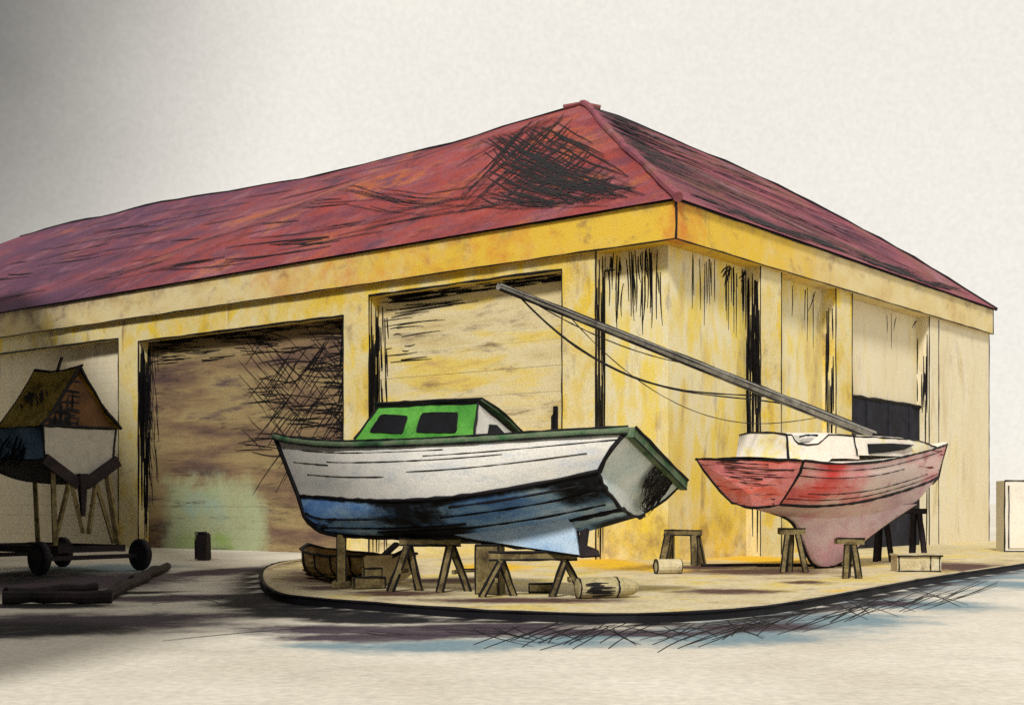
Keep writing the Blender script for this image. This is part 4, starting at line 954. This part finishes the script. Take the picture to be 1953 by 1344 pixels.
blocks(on(905, 1090), R(35), [((-.3, -.05, 0), (.3, .05, .07))], 'flat timber offcut on the yellow pavement between the two trestles')
# stands under the yacht
def stand(p, legs, top, label, mat=WOOD, name='stand'):
    t = empty(name, p, (0, 0, 0), label, 'boat stand')
    bm = bmesh.new(); box(bm, (-.28, -.12, top-.12), (.28, .12, top), 0, .015)
    ink(bm, [Vector((-.28, -.125, top)), Vector((.28, -.125, top))], .016, 1, .2); build('pad', bm, [mat, INK], t)
    for a, b in legs:
        bm = bmesh.new(); q = Vector((b[0]*.45, b[1]*.3, top-.125)); beam(bm, q, (b[0], b[1], 0), .11, .10, 0, Vector((0, 1, 0)))
        for e in (-1, 1): ink(bm, [q+Vector((e*.055, -.055, 0)), Vector((b[0]+e*.055, b[1]-.055, .01))], .014, 1, .2)
        build('leg', bm, [mat, INK], t)
    return t
LG = [(0, (-.25, -.22)), (0, (.25, -.22)), (0, (0, .28))]
b_ = F2.M @ F2.solve(1500, 988, -.3)
stand(on(1510, 1090), LG, .95, 'rough timber stand under the stern of the red yacht')
stand(on(1620, 1102), [(0, (-.13, -.16)), (0, (.14, -.16)), (0, (0, .2))], .80, 'narrow timber stand beside the toe of the pink keel')
stand(on(1680, 1070), [(0, (-.2, -.2)), (0, (.22, -.2)), (0, (0, .25))], 1.25, 'tall black stand under the middle of the red yacht', DARKWOOD)
stand(on(1745, 1068), [(0, (-.16, -.2)), (0, (.2, -.2)), (0, (0, .25))], 1.35, 'tall black stand under the bow of the red yacht', DARKWOOD)
# boxes at the right
bm = bmesh.new(); box(bm, (0, 0, 0), (.95, .5, .34), 0, .012); box(bm, (-.02, -.03, .345), (.98, .53, .39), 0, .008)
for x in (.03, .72, .92): ink(bm, [Vector((x, -.012, 0)), Vector((x, -.012, .34))], .014, 1, .1)
ink(bm, [Vector((-.02, -.035, .35)), Vector((.98, -.035, .35))], .016, 1, .2); ink(bm, [Vector((0, -.01, .01)), Vector((.95, -.01, .01))], .016, 1, .2)
o = build('crate', bm, [PALEWOOD, INK]); o.location = on(1712, 1090); tag(o, 'low pale timber crate on the pavement below the bow of the yacht', 'crate')
# pale cupboard past the end of the shed
kp = gnd(1916, 1052, KT-.02); ck = empty('tool_cupboard', kp, (0, 0, R(-6)), 'pale tall tool cupboard standing past the far right end of the shed', 'cupboard')
bm = bmesh.new(); hh = 2.2; box(bm, (0, 0, 0), (1.6, 1.0, hh))
for x in (0, 1.6): ink(bm, [Vector((x, -.01, 0)), Vector((x, -.01, hh))], .022, 1, .3)
for z in (.02, hh): ink(bm, [Vector((0, -.01, z)), Vector((1.6, -.01, z))], .022, 1, .3)
build('body', bm, [CUPM, INK], ck)
for x in (.12, .84):
    bm = bmesh.new(); box(bm, (x, -.04, .12), (x+.66, -.003, hh-.15)); 
    for e in (x, x+.66): ink(bm, [Vector((e, -.045, .12)), Vector((e, -.045, hh-.15))], .016, 1, .3)
    build('door', bm, [CUPM, INK], ck)
# bollard left of the dark doorway
bp_ = gnd(388, 1068); bm = bmesh.new()
box(bm, (-.17, -.16, -.02), (.17, .16, .78), 0, .02); bmesh.ops.bevel(bm, geom=bm.edges[:], offset=.04, segments=2, affect='EDGES'); ink(bm, [Vector((-.17, -.165, .02)), Vector((-.17, -.165, .78)), Vector((.17, -.165, .8)), Vector((.17, -.165, .02))], .02, 0, .2)
o = build('short_post', bm, [DARKWOOD]); o.location = bp_; o.rotation_euler = (0, 0, R(-14)); tag(o, 'short dark square post standing before the dark brown shutter', 'post')
# dark timbers strewn over the yard
for a, b, r_, lab in (((4, 1152), (212, 1150), .10, 'dark timber pole lying at the far left nearest the viewer'), ((196, 1150), (292, 1100), .10, 'dark timber pole lying slantwise in the middle of the strewn poles'), ((250, 1118), (346, 1076), .11, 'dark timber pole lying behind the others towards the short post'), ((10, 1138), (180, 1128), .08, 'thin dark timber pole lying before the trailer tyres')):
    p, q = gnd(*a), gnd(*b); q = p + (q-p)*min(1, 6/(q-p).length); bm = bmesh.new(); d = q-p
    tube(bm, [d*(i/8)+Vector((0, .06*math.sin(i), r_)) for i in range(9)], r_, 0, 8, wob=.02, rvar=.12)
    o = build('timber_pole', bm, [DARKWOOD]); o.location = p; tag(o, lab, 'pole', 'dark poles strewn over the yard')

# ------------------------------------------------------------------ added tall dark shed, unseen at left, placed to shade the left of the yard
wa, wb_ = Vector((-5.6, 7, 0)), Vector((-22.3, 51.4, 0)); wdr = (wb_-wa).normalized(); wl_ = (wb_-wa).length
ws = empty('shade_block', wa, (0, 0, math.atan2(wdr.y, wdr.x)), 'added tall black shed out of view, placed to shade the left of the yard', 'shed')
bm = bmesh.new(); n_ = int(wl_/.4)
for i in range(n_): o_ = rnd.uniform(0, .02); box(bm, (i*.4+.004, .02-o_, 0), (i*.4+.396, .12, 15))
box(bm, (0, .122, 0), (n_*.4, 9, 15)); build('wall', bm, [DARKWOOD], ws)  # wall of the added shade block
bm = bmesh.new(); A_ = [(-.4, -.5, 15.01), (-.4, 9.4, 15.01), (-.4, 4.5, 18)]; v1 = [bm.verts.new(p) for p in A_]; v2 = [bm.verts.new((p[0]+n_*.4+.8, p[1], p[2])) for p in A_]
bm.faces.new(v1); bm.faces.new(v2[::-1])
for i in range(3): bm.faces.new((v1[i], v1[(i+1) % 3], v2[(i+1) % 3], v2[i]))
build('roof', bm, [ROOFP], ws)  # roof of the added shade block
bm = bmesh.new(); box(bm, (16, -.06, .05), (20, -.003, 4.6)); build('door', bm, [BLACKD], ws)  # door of the added shade block
